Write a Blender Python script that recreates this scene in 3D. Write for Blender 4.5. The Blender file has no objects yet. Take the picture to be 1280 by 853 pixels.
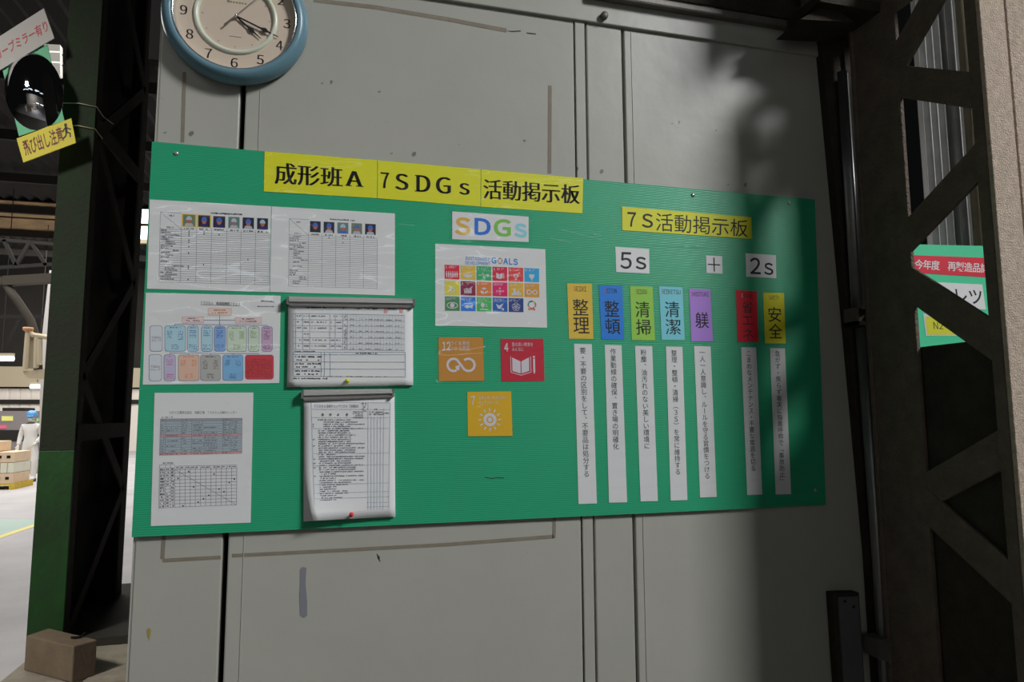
import bpy, math, random
from mathutils import Vector, Matrix
random.seed(7)
S = bpy.context.scene
COL = S.collection

# ------------------------------------------------------------------ camera
F = 853.33                                   # focal length in pixels of the 1280 px frame (24 mm)
YAW, PITCH, ROLL = 0.259797, 0.106942, -0.004802
C = Vector((0.41891, -1.71392, 1.61631))
fw = Vector((math.sin(YAW) * math.cos(PITCH), math.cos(YAW) * math.cos(PITCH), math.sin(PITCH)))
r0 = Vector((math.cos(YAW), -math.sin(YAW), 0))
u0 = r0.cross(fw)
rt = r0 * math.cos(ROLL) + u0 * math.sin(ROLL)
up = -r0 * math.sin(ROLL) + u0 * math.cos(ROLL)
cam_d = bpy.data.cameras.new('camera')
cam_d.sensor_width = 36.0
cam_d.lens = F / 1280 * 36
cam_d.clip_start = 0.05
cam_d.clip_end = 200
cam = bpy.data.objects.new('camera', cam_d)
cam.matrix_world = Matrix(((rt.x, up.x, -fw.x, C.x), (rt.y, up.y, -fw.y, C.y), (rt.z, up.z, -fw.z, C.z), (0, 0, 0, 1)))
COL.objects.link(cam)
S.camera = cam

# ------------------------------------------------------------------ light and exposure
S.view_settings.view_transform = 'Standard'
S.view_settings.look = 'None'
S.view_settings.gamma = 1
S.view_settings.exposure = 0.0
S.view_settings.use_curve_mapping = False
W = bpy.data.worlds.new('dim_shed_air')
S.world = W
W.use_nodes = True
W.node_tree.nodes['Background'].inputs[0].default_value = (0.9, 0.95, 1.0, 1)
W.node_tree.nodes['Background'].inputs[1].default_value = 0.003


def area(name, loc, target, power, sx, sy, color=(1, 1, 1), spread=math.pi):
    d = bpy.data.lights.new(name, 'AREA')
    d.shape = 'RECTANGLE'
    d.size, d.size_y, d.energy, d.color, d.spread = sx, sy, power, color, spread
    o = bpy.data.objects.new(name, d)
    o.location = loc
    o.rotation_euler = (Vector(target) - Vector(loc)).to_track_quat('-Z', 'Y').to_euler()
    COL.objects.link(o)
    return o


area('high_window_daylight', (9.2, -8.5, 9.85), (1.0, 0, 1.9), 110, 2.6, 2.6, (0.985, 0.99, 1.0), math.radians(50))
area('rear_floor_fill', (-2.5, -8, 6.0), (-2.5, -8, 0), 50, 3, 3, (1.0, 0.98, 0.95), math.radians(70))  # fill added to brighten the floor that the mirror reflects
area('front_aisle_lamp', (-3.6, -1.4, 5.6), (-1.1, 2.6, 1.8), 34, .8, .8, (1.0, 0.96, 0.9), math.radians(60))
area('hall_fill', (-6.5, 15, 7.6), (-6.5, 14.5, 0), 1500, 9, 12, (1.0, 0.97, 0.92))  # added area light brightening the hall floor and person in place of lamps
area('hall_fill_far', (-10, 26, 7.6), (-10, 29, 0), 1300, 10, 8, (1.0, 0.97, 0.92))  # second added fill, over the far end of the hall


# ------------------------------------------------------------------ helpers
def ray(px, py):
    return fw + rt * ((px - 640) / F) - up * ((py - 426.5) / F)


def Y(px, py, y):                            # pixel -> point on the plane y (parallel to the wall)
    d = ray(px, py)
    return C + d * ((y - C.y) / d.y)


def X(px, py, x):
    d = ray(px, py)
    return C + d * ((x - C.x) / d.x)


def Z(px, py, z):
    d = ray(px, py)
    return C + d * ((z - C.z) / d.z)


def lin(c):
    c = c / 255.0
    return c / 12.92 if c <= 0.04045 else ((c + 0.055) / 1.055) ** 2.4


def alb(rgb, k=2.0):
    return tuple(min(0.86, lin(v) * k) for v in rgb)


MATS = {}


def mat(name, rgb, k=1.72, rough=0.6, metal=0.0, spec=0.5, var=0.0, vscale=8.0, bump=0.0, bscale=60.0, emit=0.0,
        rgb2=None, stretch=(1, 1, 1)):
    """Principled material; optional noise between two colours and a noise bump (object coordinates)."""
    if name in MATS:
        return MATS[name]
    m = bpy.data.materials.new(name)
    m.use_nodes = True
    nt = m.node_tree
    b = nt.nodes['Principled BSDF']
    c = alb(rgb, k)
    b.inputs['Base Color'].default_value = (*c, 1)
    b.inputs['Roughness'].default_value = rough
    b.inputs['Metallic'].default_value = metal
    b.inputs['Specular IOR Level'].default_value = spec
    if emit:
        b.inputs['Emission Color'].default_value = (*[lin(v) for v in rgb], 1)
        b.inputs['Emission Strength'].default_value = emit
    if var or bump or rgb2:
        tc = nt.nodes.new('ShaderNodeTexCoord')
        mp = nt.nodes.new('ShaderNodeMapping')
        mp.inputs['Scale'].default_value = stretch
        nt.links.new(tc.outputs['Object'], mp.inputs['Vector'])
    if var or rgb2:
        n = nt.nodes.new('ShaderNodeTexNoise')
        n.inputs['Scale'].default_value = vscale
        n.inputs['Detail'].default_value = 6
        n.inputs['Roughness'].default_value = 0.65
        nt.links.new(mp.outputs[0], n.inputs['Vector'])
        rp = nt.nodes.new('ShaderNodeValToRGB')
        rp.color_ramp.elements[0].position = 0.32
        rp.color_ramp.elements[1].position = 0.68
        c2 = alb(rgb2, k) if rgb2 else tuple(v * (1 - var) for v in c)
        rp.color_ramp.elements[0].color = (*c2, 1)
        rp.color_ramp.elements[1].color = (*c, 1)
        nt.links.new(n.outputs[0], rp.inputs[0])
        nt.links.new(rp.outputs[0], b.inputs['Base Color'])
    if bump:
        n2 = nt.nodes.new('ShaderNodeTexNoise')
        n2.inputs['Scale'].default_value = bscale
        n2.inputs['Detail'].default_value = 4
        nt.links.new(mp.outputs[0], n2.inputs['Vector'])
        bp = nt.nodes.new('ShaderNodeBump')
        bp.inputs['Strength'].default_value = bump
        bp.inputs['Distance'].default_value = 0.01
        nt.links.new(n2.outputs[0], bp.inputs['Height'])
        nt.links.new(bp.outputs[0], b.inputs['Normal'])
    MATS[name] = m
    return m


def film_mat():
    m = bpy.data.materials.new('laminate_film')
    m.use_nodes = True
    nt = m.node_tree
    nt.nodes.clear()
    out = nt.nodes.new('ShaderNodeOutputMaterial')
    tr = nt.nodes.new('ShaderNodeBsdfTransparent')
    gl = nt.nodes.new('ShaderNodeBsdfGlossy')
    gl.inputs['Roughness'].default_value = 0.04
    mx = nt.nodes.new('ShaderNodeMixShader')
    mx.inputs[0].default_value = 0.05
    tc = nt.nodes.new('ShaderNodeTexCoord')
    mp = nt.nodes.new('ShaderNodeMapping')
    mp.inputs['Scale'].default_value = (1, 1, 2.2)
    ns = nt.nodes.new('ShaderNodeTexNoise')
    ns.inputs['Scale'].default_value = 7
    ns.inputs['Detail'].default_value = 1.0
    bp = nt.nodes.new('ShaderNodeBump')
    bp.inputs['Strength'].default_value = 0.9
    bp.inputs['Distance'].default_value = 0.009
    L = nt.links.new
    L(tc.outputs['Object'], mp.inputs[0])
    L(mp.outputs[0], ns.inputs['Vector'])
    L(ns.outputs[0], bp.inputs['Height'])
    L(bp.outputs[0], gl.inputs['Normal'])
    L(tr.outputs[0], mx.inputs[1])
    L(gl.outputs[0], mx.inputs[2])
    L(mx.outputs[0], out.inputs[0])
    return m


FILM = film_mat()
ORG = {}
GLY = {}


def glyph(ch, offset=0.0):
    """Outline of one character as flat triangles in its em square (cached)."""
    key = (ch, offset)
    if key not in GLY:
        c = bpy.data.curves.new('glyph', 'FONT')
        c.body = ch
        c.size = 1
        c.offset = offset
        c.resolution_u = 4
        o = bpy.data.objects.new('glyph', c)
        COL.objects.link(o)
        me = bpy.data.meshes.new_from_object(o.evaluated_get(bpy.context.evaluated_depsgraph_get()))
        GLY[key] = ([(v.co.x, v.co.y) for v in me.vertices], [tuple(p.vertices) for p in me.polygons])
        bpy.data.objects.remove(o)
        bpy.data.curves.remove(c)
        bpy.data.meshes.remove(me)
    return GLY[key]


def wide(ch):
    return chr(ord(ch) + 0xFEE0) if 0x21 <= ord(ch) <= 0x7E else ch


def bil(q, u, v):                            # q = TL, TR, BR, BL
    a = (q[0][0] + (q[1][0] - q[0][0]) * u, q[0][1] + (q[1][1] - q[0][1]) * u)
    b = (q[3][0] + (q[2][0] - q[3][0]) * u, q[3][1] + (q[2][1] - q[3][1]) * u)
    return (a[0] + (b[0] - a[0]) * v, a[1] + (b[1] - a[1]) * v)


def sub(q, ua, va, ub, vb):
    return [bil(q, ua, va), bil(q, ub, va), bil(q, ub, vb), bil(q, ua, vb)]


class MB:
    """Collects faces (with a material each) and links them as one mesh object."""

    def __init__(s):
        s.v, s.f, s.fm, s.ms, s.cur, s.sm = [], [], [], [], 0, False
        s.fs = []
        s.dep = None                         # optional depth of a curved sheet at a pixel

    def use(s, m):
        if m not in s.ms:
            s.ms.append(m)
        s.cur = s.ms.index(m)
        return s

    def add(s, vs, fs):
        o = len(s.v)
        s.v += [tuple(v) for v in vs]
        for f in fs:
            s.f.append(tuple(i + o for i in f))
            s.fm.append(s.cur)
            s.fs.append(s.sm)
        return s

    def quad(s, a, b, c, d):
        return s.add([a, b, c, d], [(0, 1, 2, 3)])

    def box(s, x0, x1, y0, y1, z0, z1):
        vs = [(x, y, z) for x in (x0, x1) for y in (y0, y1) for z in (z0, z1)]
        return s.add(vs, [(0, 1, 3, 2), (4, 6, 7, 5), (0, 4, 5, 1), (2, 3, 7, 6), (0, 2, 6, 4), (1, 5, 7, 3)])

    def hexa(s, bot, top):                   # bottom and top loops of equal length
        n = len(bot)
        fs = [tuple(reversed(range(n))), tuple(range(n, 2 * n))]
        fs += [(i, (i + 1) % n, n + (i + 1) % n, n + i) for i in range(n)]
        return s.add(list(bot) + list(top), fs)

    def bar(s, p0, p1, w, h, ref=(0, 0, 1)):  # rectangular bar from p0 to p1, w along side, h along ref
        p0, p1 = Vector(p0), Vector(p1)
        d = (p1 - p0).normalized()
        a = d.cross(Vector(ref)).normalized()
        b = a.cross(d)
        lo = [p0 + a * (w / 2 * i) + b * (h / 2 * j) for i, j in ((-1, -1), (1, -1), (1, 1), (-1, 1))]
        return s.hexa(lo, [p + (p1 - p0) for p in lo])

    def tube(s, pts, r, n=8, cap=True):
        pts = [Vector(p) for p in pts]
        rs = r if isinstance(r, (list, tuple)) else [r] * len(pts)
        vs, fs = [], []
        a = None
        for i, p in enumerate(pts):
            d = (pts[min(i + 1, len(pts) - 1)] - pts[max(i - 1, 0)]).normalized()
            if a is None:
                a = d.cross(Vector((0.3, 0.2, 1)) if abs(d.z) < 0.9 else Vector((1, 0.1, 0))).normalized()
            a = (a - d * a.dot(d)).normalized()
            b = d.cross(a)
            vs += [p + (a * math.cos(t * 2 * math.pi / n) + b * math.sin(t * 2 * math.pi / n)) * rs[i] for t in range(n)]
        for i in range(len(pts) - 1):
            fs += [(i * n + t, i * n + (t + 1) % n, (i + 1) * n + (t + 1) % n, (i + 1) * n + t) for t in range(n)]
        if cap:
            fs += [tuple(reversed(range(n))), tuple(range((len(pts) - 1) * n, len(pts) * n))]
        return s.add(vs, fs)

    def lathe(s, c, prof, n=64, ax='y', sx=1.0, sz=1.0):  # profile (radius, offset towards the viewer) about a -y axis
        c = Vector(c)
        vs, fs = [], []
        for r, h in prof:
            for t in range(n):
                a = t * 2 * math.pi / n
                if ax == 'y':
                    vs.append(c + Vector((r * math.cos(a) * sx, -h, r * math.sin(a) * sz)))
                else:
                    vs.append(c + Vector((r * math.cos(a), r * math.sin(a), h)))
        for i in range(len(prof) - 1):
            fs += [(i * n + t, i * n + (t + 1) % n, (i + 1) * n + (t + 1) % n, (i + 1) * n + t) for t in range(n)]
        return s.add(vs, fs)

    # ---- shapes given by their outline in the photograph and the wall-parallel plane they lie in
    def flat(s, pts, y):
        return s.add([Y(px, py, s.dep(px, py) if s.dep else y) for px, py in reversed(pts)], [tuple(range(len(pts)))])

    def slab(s, pts, yf, yb):                # front at yf, back at yb
        f = [Y(px, py, yf) for px, py in reversed(pts)]
        return s.hexa([Vector((p.x, yb, p.z)) for p in f], f)

    def stroke(s, p0, p1, w, y):
        dx, dy = p1[0] - p0[0], p1[1] - p0[1]
        L = math.hypot(dx, dy) or 1
        nx, ny = -dy / L * w / 2, dx / L * w / 2
        return s.flat([(p0[0] - nx, p0[1] - ny), (p1[0] - nx, p1[1] - ny), (p1[0] + nx, p1[1] + ny), (p0[0] + nx, p0[1] + ny)], y)

    def path(s, pts, w, y):
        n = len(pts)
        lo, hi = [], []
        for i in range(n):
            a, b = pts[max(i - 1, 0)], pts[min(i + 1, n - 1)]
            dx, dy = b[0] - a[0], b[1] - a[1]
            L = math.hypot(dx, dy) or 1
            lo.append((pts[i][0] + dy / L * w / 2, pts[i][1] - dx / L * w / 2))
            hi.append((pts[i][0] - dy / L * w / 2, pts[i][1] + dx / L * w / 2))
        for i in range(n - 1):
            s.flat([lo[i], lo[i + 1], hi[i + 1], hi[i]], y)
        return s

    def disc(s, q, y, cx=0.5, cy=0.5, rx=0.5, ry=0.5, a0=0, a1=360, n=20, inner=0.0):
        """Ellipse (or ring or sector) in the uv square of quad q."""
        P = lambda a, k: bil(q, cx + rx * k * math.cos(a), cy - ry * k * math.sin(a))
        for i in range(n):
            t0, t1 = (math.radians(a0 + (a1 - a0) * (i + j) / n) for j in (0, 1))
            if inner:
                s.flat([P(t1, 1), P(t0, 1), P(t0, inner), P(t1, inner)], y)
            else:
                s.flat([P(t1, 1), P(t0, 1), bil(q, cx, cy)], y)
        return s

    def poly(s, q, pts, y):                  # uv polygon, clockwise as seen
        return s.flat([bil(q, *p) for p in pts], y)

    def line(s, q, a, b, w, y):
        return s.stroke(bil(q, *a), bil(q, *b), w, y)

    def rrect(s, q, y, r=0.12, rv=None):
        rv = rv or r
        pts = []
        for cx, cy, a in ((1 - r, rv, 90), (1 - r, 1 - rv, 0), (r, 1 - rv, -90), (r, rv, -180)):
            for i in range(5):
                t = math.radians(a - 90 * i / 4)
                pts.append(bil(q, cx + r * math.cos(t), cy - rv * math.sin(t)))
        return s.flat(pts, y)

    def text(s, txt, q, y, mode='cjk', adv=1.0, off=0.0, smear=0.0, gap=0.13, dy=None):
        """Characters stretched over the pixel quad q; mode picks what the height of q spans."""
        items, x = [], 0.0
        for ch in txt:
            if ch == ' ':
                x += 0.4 if mode == 'lat' else adv
                continue
            vs, fs = glyph(wide(ch), off)
            if mode == 'lat':
                a, b = min(v[0] for v in vs), max(v[0] for v in vs)
                items.append((vs, fs, x - a))
                x += b - a + gap
            else:
                items.append((vs, fs, x))
                x += adv
        xa = min(v[0] + dx for vs, fs, dx in items for v in vs)
        xb = max(v[0] + dx for vs, fs, dx in items for v in vs)
        if mode == 'cjk':
            ya, yb = -0.08, 0.84
        else:
            ya, yb = min(v[1] for vs, fs, dx in items for v in vs), max(v[1] for vs, fs, dx in items for v in vs)
        for vs, fs, dx in items:
            for sh in ((-smear, 0, smear) if smear else (0,)):
                pts = [bil(q, (v[0] + dx + sh - xa) / (xb - xa), 1 - (v[1] - ya) / (yb - ya)) for v in vs]
                s.add([Y(px, py, s.dep(px, py) if s.dep else y) for px, py in pts], fs)
        return s

    def vtext(s, txt, q, y, ua, ub, va, vb, off=0.0):
        n = len(txt)
        for i, ch in enumerate(txt):
            if ch == ' ':
                continue
            vs, fs = glyph(wide(ch), off)
            if ch in 'ー（）「」':
                vs = [(0.5 + (b - 0.38), 0.38 - (a - 0.5)) for a, b in vs]
            if ch in '、。':
                vs = [(a + 0.5, b + 0.5) for a, b in vs]
            v0 = va + (vb - va) * i / n
            v1 = va + (vb - va) * (i + 1) / n
            s.add([Y(*bil(q, ua + (ub - ua) * a, v0 + (v1 - v0) * (0.88 - b)), y) for a, b in vs], fs)
        return s

    def scrib(s, q, ua, va, ub, vb, y, cell=None, fill=0.8):
        """A line of print too small to read: short dark dashes, one per character."""
        a, b = bil(q, ua, (va + vb) / 2), bil(q, ub, (va + vb) / 2)
        c0, c1 = bil(q, ua, va), bil(q, ua, vb)
        h = math.hypot(c1[0] - c0[0], c1[1] - c0[1])
        L = math.hypot(b[0] - a[0], b[1] - a[1])
        n = max(1, int(L / (cell or h)))
        for i in range(n):
            if random.random() > fill:
                continue
            t0, t1 = i / n, (i + random.uniform(0.55, 0.9)) / n
            e = random.uniform(0, 0.3)
            s.flat(sub(q, ua + (ub - ua) * t0, va + (vb - va) * e, ua + (ub - ua) * t1, vb - (vb - va) * random.uniform(0, 0.3)), y)
        return s

    def build(s, name, m=None, parent=None, smooth=None, bevel=0.0, origin=None):
        if m:
            s.ms = [m] + [x for x in s.ms if x != m] if not s.ms else s.ms
        if origin is None:
            xs, ys, zs = zip(*s.v)
            origin = Vector(((min(xs) + max(xs)) / 2, (min(ys) + max(ys)) / 2, min(zs)))
        me = bpy.data.meshes.new(name)
        me.from_pydata([tuple(Vector(v) - origin) for v in s.v], [], s.f)
        for mm in s.ms:
            me.materials.append(mm)
        me.polygons.foreach_set('material_index', s.fm)
        if smooth is not None:
            me.polygons.foreach_set('use_smooth', [smooth] * len(s.f))
        else:
            me.polygons.foreach_set('use_smooth', s.fs)
        me.update()
        o = bpy.data.objects.new(name, me)
        COL.objects.link(o)
        ORG[o.name] = origin
        if parent:
            o.parent = parent
            o.location = origin - ORG[parent.name]
        else:
            o.location = origin
        if bevel:
            b = o.modifiers.new('bevel', 'BEVEL')
            b.width = bevel
            b.segments = 2
            b.limit_method = 'ANGLE'
        return o


def empty(name, loc):
    o = bpy.data.objects.new(name, None)
    o.empty_display_size = 0.05
    COL.objects.link(o)
    o.location = loc
    ORG[o.name] = Vector(loc)
    return o


def tag(o, label, cat, group=None):
    o['label'] = label
    o['category'] = cat
    if group:
        o['group'] = group
    return o


def struct(o):
    o['kind'] = 'structure'
    return o


# ------------------------------------------------------------------ materials
def paint_wall():
    m = mat('grey_steel_paint', (144, 144, 136), k=1.7, rough=0.34, spec=0.45, var=0.10, vscale=1.6, bump=0.06, bscale=22)
    nt = m.node_tree
    b = nt.nodes['Principled BSDF']
    src = b.inputs['Base Color'].links[0].from_socket
    tc = nt.nodes.new('ShaderNodeTexCoord')
    n = nt.nodes.new('ShaderNodeTexNoise')
    n.inputs['Scale'].default_value = 34
    n.inputs['Detail'].default_value = 3
    nt.links.new(tc.outputs['Object'], n.inputs['Vector'])
    n2 = nt.nodes.new('ShaderNodeTexNoise')
    n2.inputs['Scale'].default_value = 1.5
    nt.links.new(tc.outputs['Object'], n2.inputs['Vector'])
    ad = nt.nodes.new('ShaderNodeMath')
    ad.operation = 'MULTIPLY_ADD'
    ad.inputs[1].default_value = 0.45
    nt.links.new(n2.outputs[0], ad.inputs[0])
    nt.links.new(n.outputs[0], ad.inputs[2])
    rp = nt.nodes.new('ShaderNodeValToRGB')
    rp.color_ramp.elements[0].position = 0.975
    rp.color_ramp.elements[0].color = (0, 0, 0, 1)
    rp.color_ramp.elements[1].position = 1.0
    rp.color_ramp.elements[1].color = (0.75, 0.75, 0.75, 1)
    nt.links.new(ad.outputs[0], rp.inputs[0])
    mx = nt.nodes.new('ShaderNodeMix')
    mx.data_type = 'RGBA'
    nt.links.new(rp.outputs[0], mx.inputs['Factor'])
    nt.links.new(src, mx.inputs['A'])
    mx.inputs['B'].default_value = (0.12, 0.10, 0.08, 1)
    nt.links.new(mx.outputs['Result'], b.inputs['Base Color'])
    return m


def board_green():
    m = mat('green_fluted_plastic', (31, 134, 96), k=1.8, rough=0.42, spec=0.4, var=0.08, vscale=3)
    nt = m.node_tree
    b = nt.nodes['Principled BSDF']
    tc = nt.nodes.new('ShaderNodeTexCoord')
    w = nt.nodes.new('ShaderNodeTexWave')
    w.wave_type = 'BANDS'
    w.bands_direction = 'Z'
    w.inputs['Scale'].default_value = 65
    w.inputs['Distortion'].default_value = 0.6
    w.inputs['Detail'].default_value = 1
    nt.links.new(tc.outputs['Object'], w.inputs['Vector'])
    bp = nt.nodes.new('ShaderNodeBump')
    bp.inputs['Strength'].default_value = 0.22
    bp.inputs['Distance'].default_value = 0.002
    nt.links.new(w.outputs[0], bp.inputs['Height'])
    nt.links.new(bp.outputs[0], b.inputs['Normal'])
    return m


WALL = paint_wall()
GREEN = board_green()
PAPER = mat('white_paper', (171, 173, 179), k=2.08, rough=0.7)
YELLOW = mat('yellow_paper', (216, 202, 30), rough=0.5)
INK = mat('black_ink', (12, 14, 14), rough=0.6)
GREYINK = mat('grey_ink', (92, 94, 102), rough=0.6)
LINEINK = mat('thin_line_ink', (104, 107, 116), rough=0.6)
BLACKGAP = mat('dark_gap', (6, 6, 7), k=1, rough=0.9)
STEEL = mat('bare_dusty_steel', (96, 92, 86), rough=0.5, metal=0.2, var=0.35, vscale=20, bump=0.1, bscale=90)
RUST = mat('dusty_brown_steel', (104, 94, 84), k=1.6, rough=0.9, spec=0.2, var=0.3, vscale=14, bump=0.9, bscale=120)
LITDUST = mat('lit_tan_dust', (150, 137, 124), k=2.5, rough=0.95, spec=0.1, var=0.3, vscale=60, bump=0.6, bscale=260)  # dusty steel lightened to stand in for light on the front chord
DARKSTEEL = mat('dark_sooty_steel', (60, 55, 48), k=1.4, rough=0.85, spec=0.2, var=0.4, vscale=9, bump=0.5, bscale=80)
GALV = mat('galvanised_sheet', (140, 140, 138), k=1.7, rough=0.5, metal=0.15, var=0.25, vscale=10, bump=0.1, bscale=40)
WHITEINK = mat('white_ink', (176, 174, 180), rough=0.6)
CONCRETE = mat('concrete', (150, 143, 128), k=1.3, rough=0.95, var=0.25, vscale=12, bump=0.4, bscale=70)

YB = -0.012                                  # front face of the board
YP = YB - 0.0008                             # front of the paper sheets
YI = YP - 0.0003                             # print on them
YF = YI - 0.0009                             # laminate film over the print

# ================================================================== THE WALL
L1 = Y(718.6, 100, 0).x
L2 = Y(732.7, 100, 0).x
L3 = Y(779.6, 100, 0).x
XL, XS, XR = 0.008, 0.195, 2.0
BOT = Y(755, 31, -0.004).z
wall = empty('wall_back', ((XL + XR) / 2, 0, 0))
struct(wall)
TOPZ = BOT + 0.09


def panel(x0, x1, name='wall_panel'):
    return MB().use(WALL).box(x0, x1, 0, 0.045, 0.0, BOT + 0.03).build(name, None, wall, bevel=0.003)


panel(XL, XS - 0.006)
panel(XS + 0.006, L1 - 0.002)
MB().use(WALL).box(L1 + 0.0015, L2 - 0.003, -0.002, 0.045, 0, BOT + 0.03).build('cover_strip', None, wall, bevel=0.002)
panel(L2 + 0.003, L3 - 0.004)
panel(L3 + 0.004, XR)
MB().use(BLACKGAP).box(XL + 0.02, XR, 0.05, 0.06, 0.0, BOT + 0.02).build('backing_sheet', None, wall)
ef = MB().use(WALL).box(XL - 0.004, XL + 0.004, 0.002, 0.06, 0, BOT + 0.02).build('edge_flange', mat('blue_grey_edge', (52, 60, 78), rough=0.5), wall)
# folded seams on the right-hand panel and on the large one
for x in (0.235, L3 + 0.026):
    MB().use(WALL).box(x - 0.0008, x + 0.0008, -0.0012, 0.0, 0.0, BOT - 0.002).build('folded_seam', None, wall)
tr = MB().use(WALL).box(XL, XR, -0.010, 0.03, BOT, TOPZ).build('trim_1', None, None, bevel=0.003)
struct(tr)
bp_ = Y(755, 20, -0.014)
MB().use(STEEL).lathe((bp_.x, -0.010, bp_.z), [(0.0, 0.014), (0.009, 0.014), (0.011, 0.010), (0.011, 0.0)], 16).build('bolt', None, tr, smooth=True)

# tape residue and marks on the paint
RES = mat('old_tape_residue', (112, 105, 92), rough=0.7, var=0.2, vscale=40)
y_ = -0.0006


def mark(m, name, pts, w=None, label=None):
    b = MB().use(m)
    if w:
        b.path(pts, w, y_)
    else:
        b.flat(pts, y_)
    o = b.build(name, None, wall)
    if label:
        o['label'] = label
    return o


mark(RES, 'tape_residue', [(230.5, 90), (228, 178)], 4.6)
mark(RES, 'tape_residue', [(392, 0), (470, 9), (560, 24), (633, 38)], 5)
mark(RES, 'tape_residue', [(687.5, 107), (687, 217)], 4.4)
mark(RES, 'tape_residue', [(205, 668), (203, 699)], 5)
mark(RES, 'tape_residue', [(203.5, 701), (276, 697)], 4.5)
mark(RES, 'tape_residue', [(290, 695), (430, 688), (560, 681), (692, 671)], 4.5)
mark(RES, 'tape_residue', [(693, 646), (692.5, 673)], 4)
mark(mat('grey_touch_up_paint', (104, 105, 112), rough=0.5), 'paint_smear',
     [(375, 712), (378, 709), (383, 710), (382, 730), (384, 752), (384, 770), (380, 773), (375, 770), (374, 745), (375, 728)], None,
     'grey dab of touch-up paint')
mark(mat('dark_scuff', (52, 48, 44), rough=0.7), 'scuff_mark', [(471, 692), (475, 697), (474, 701), (480, 707), (476, 703), (472, 698)], None, 'dark scuff')
mark(MATS['dark_scuff'], 'scuff_mark', [(632, 38.4), (640, 38.6), (651, 38), (651, 39.3), (640, 40)], None, 'dark scuff')
mark(MATS['dark_scuff'], 'scuff_mark', [(658, 40.4), (670, 41.8), (670, 43), (659, 42)], None, 'dark scuff')
mark(mat('ochre_drip', (128, 116, 62), rough=0.7), 'drip_mark', [(183, 788), (186, 785), (189, 788), (187.5, 796), (186, 802), (184.5, 796)], None, 'ochre drip')

# ================================================================== THE BOARD
bq = [(190, 177), (1018.5, 249.5), (1032.5, 631.5), (164.5, 672)]
board = MB().use(GREEN).slab(bq, YB, YB + 0.006).build('notice_board', None, None, origin=Vector((0.91, YB, 1.35)))
tag(board, 'long green fluted plastic notice board screwed to the grey steel wall', 'notice board')
SCREW = mat('screw_head', (150, 150, 146), rough=0.3, metal=0.8)
for px, py in ((220, 192), (866, 244), (986, 254), (1019.5, 613)):
    c = Y(px, py, YB)
    MB().use(SCREW).lathe(c, [(0.0, 0.003), (0.003, 0.0028), (0.0055, 0.0012), (0.006, 0.0)], 12).build('screw', None, board, smooth=True)
SCR = mat('pale_scratch', (78, 150, 120), rough=0.5)
for a, b, w in (((702, 287), (760, 302), .7), ((742, 293), (752, 294.5), 1.4), ((856, 308.5), (874, 307.5), 1.2), ((810, 306), (880, 311), .6),
                ((688, 298), (715, 303), .8), ((498, 280), (518, 282), .8)):
    MB().use(SCR).stroke(a, b, w, YB - 0.0002).build('surface_scratch', None, board)
db = MB().use(INK)
db.path([(606, 597), (614, 598.5), (622, 597.5), (630, 598)], .9, YB - 0.0002)
db.build('pen_mark', None, board)


def sheet(name, q, m=PAPER, y=YP, th=0.0006):
    return MB().use(m).slab(q, y, y + th).build(name, None, None)


def film(parent, q, px=3.0, y=YF):
    cx, cy = sum(p[0] for p in q) / 4, sum(p[1] for p in q) / 4
    e = [(p[0] + (px if p[0] > cx else -px), p[1] + (px if p[1] > cy else -px)) for p in q]
    return MB().use(FILM).flat(e, y).build('laminate_film', None, parent)


# ---- the yellow heading, three sheets butted together
b1 = [(330.8, 189.2), (471.6, 200.3), (471.4, 247.8), (329.8, 239.4)]
b2 = [(472.3, 200.4), (601.0, 211.8), (600.6, 258.3), (472, 247.9)]
b3 = [(601.6, 211.9), (729, 222.7), (728, 266.9), (601.2, 258.5)]
GB = 'yellow heading sheets along the top of the board'
s1 = tag(sheet('heading_sheet', b1, YELLOW), 'left yellow heading sheet with three characters and a capital A', 'sign', GB)
s2 = tag(sheet('heading_sheet', b2, YELLOW), 'middle yellow heading sheet reading 7SDGs in serif letters', 'sign', GB)
s3 = tag(sheet('heading_sheet', b3, YELLOW), 'right yellow heading sheet with five characters, ending above the white rainbow-lettered card', 'sign', GB)
mb = MB().use(INK)
mb.text('成形班', [(344, 202.5), (427.5, 210), (427.5, 234), (344, 230)], YI, off=-0.006, smear=0.032)


def serif(mb, ch, x0, y0, x1, y1, sl, feet=()):
    mb.text(ch, [(x0, y0), (x1, y0 + sl * (x1 - x0)), (x1, y1 + sl * (x1 - x0)), (x0, y1)], YI, 'ink', off=-0.006, smear=0.045)
    for fx0, fx1, t in feet:
        yy = y0 + .4 if t == 't' else y1 - .5
        mb.stroke((fx0, yy + sl * (fx0 - x0)), (fx1, yy + sl * (fx1 - x0)), 1.1, YI)


serif(mb, 'A', 433.5, 213.5, 452, 232.4, .07, ((431.5, 439.5, 'b'), (445, 454.5, 'b')))
mb.build('lettering', None, s1)
mb = MB().use(INK)
serif(mb, '7', 476.5, 215.5, 485.5, 235, .06, ((475.6, 477.6, 't'),))
serif(mb, 'S', 495, 217, 509.5, 237, .06)
serif(mb, 'D', 521.5, 219, 537, 239.5, .06, ((518.5, 526, 't'), (518.5, 526, 'b')))
serif(mb, 'G', 546, 221, 562.5, 241.5, .06, ((557.5, 564.5, 'm'),)[:0])
serif(mb, 's', 575, 228.8, 586.2, 243, .06)
mb.build('lettering', None, s2)
mb = MB().use(INK)
mb.text('活動掲示板', [(604.8, 223.6), (724.4, 231.4), (724.2, 255.2), (604.8, 248.7)], YI, off=-0.006, smear=0.032)
mb.build('lettering', None, s3)
for s_, q_ in ((s1, b1), (s2, b2), (s3, b3)):
    film(s_, q_, 0.8)

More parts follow.
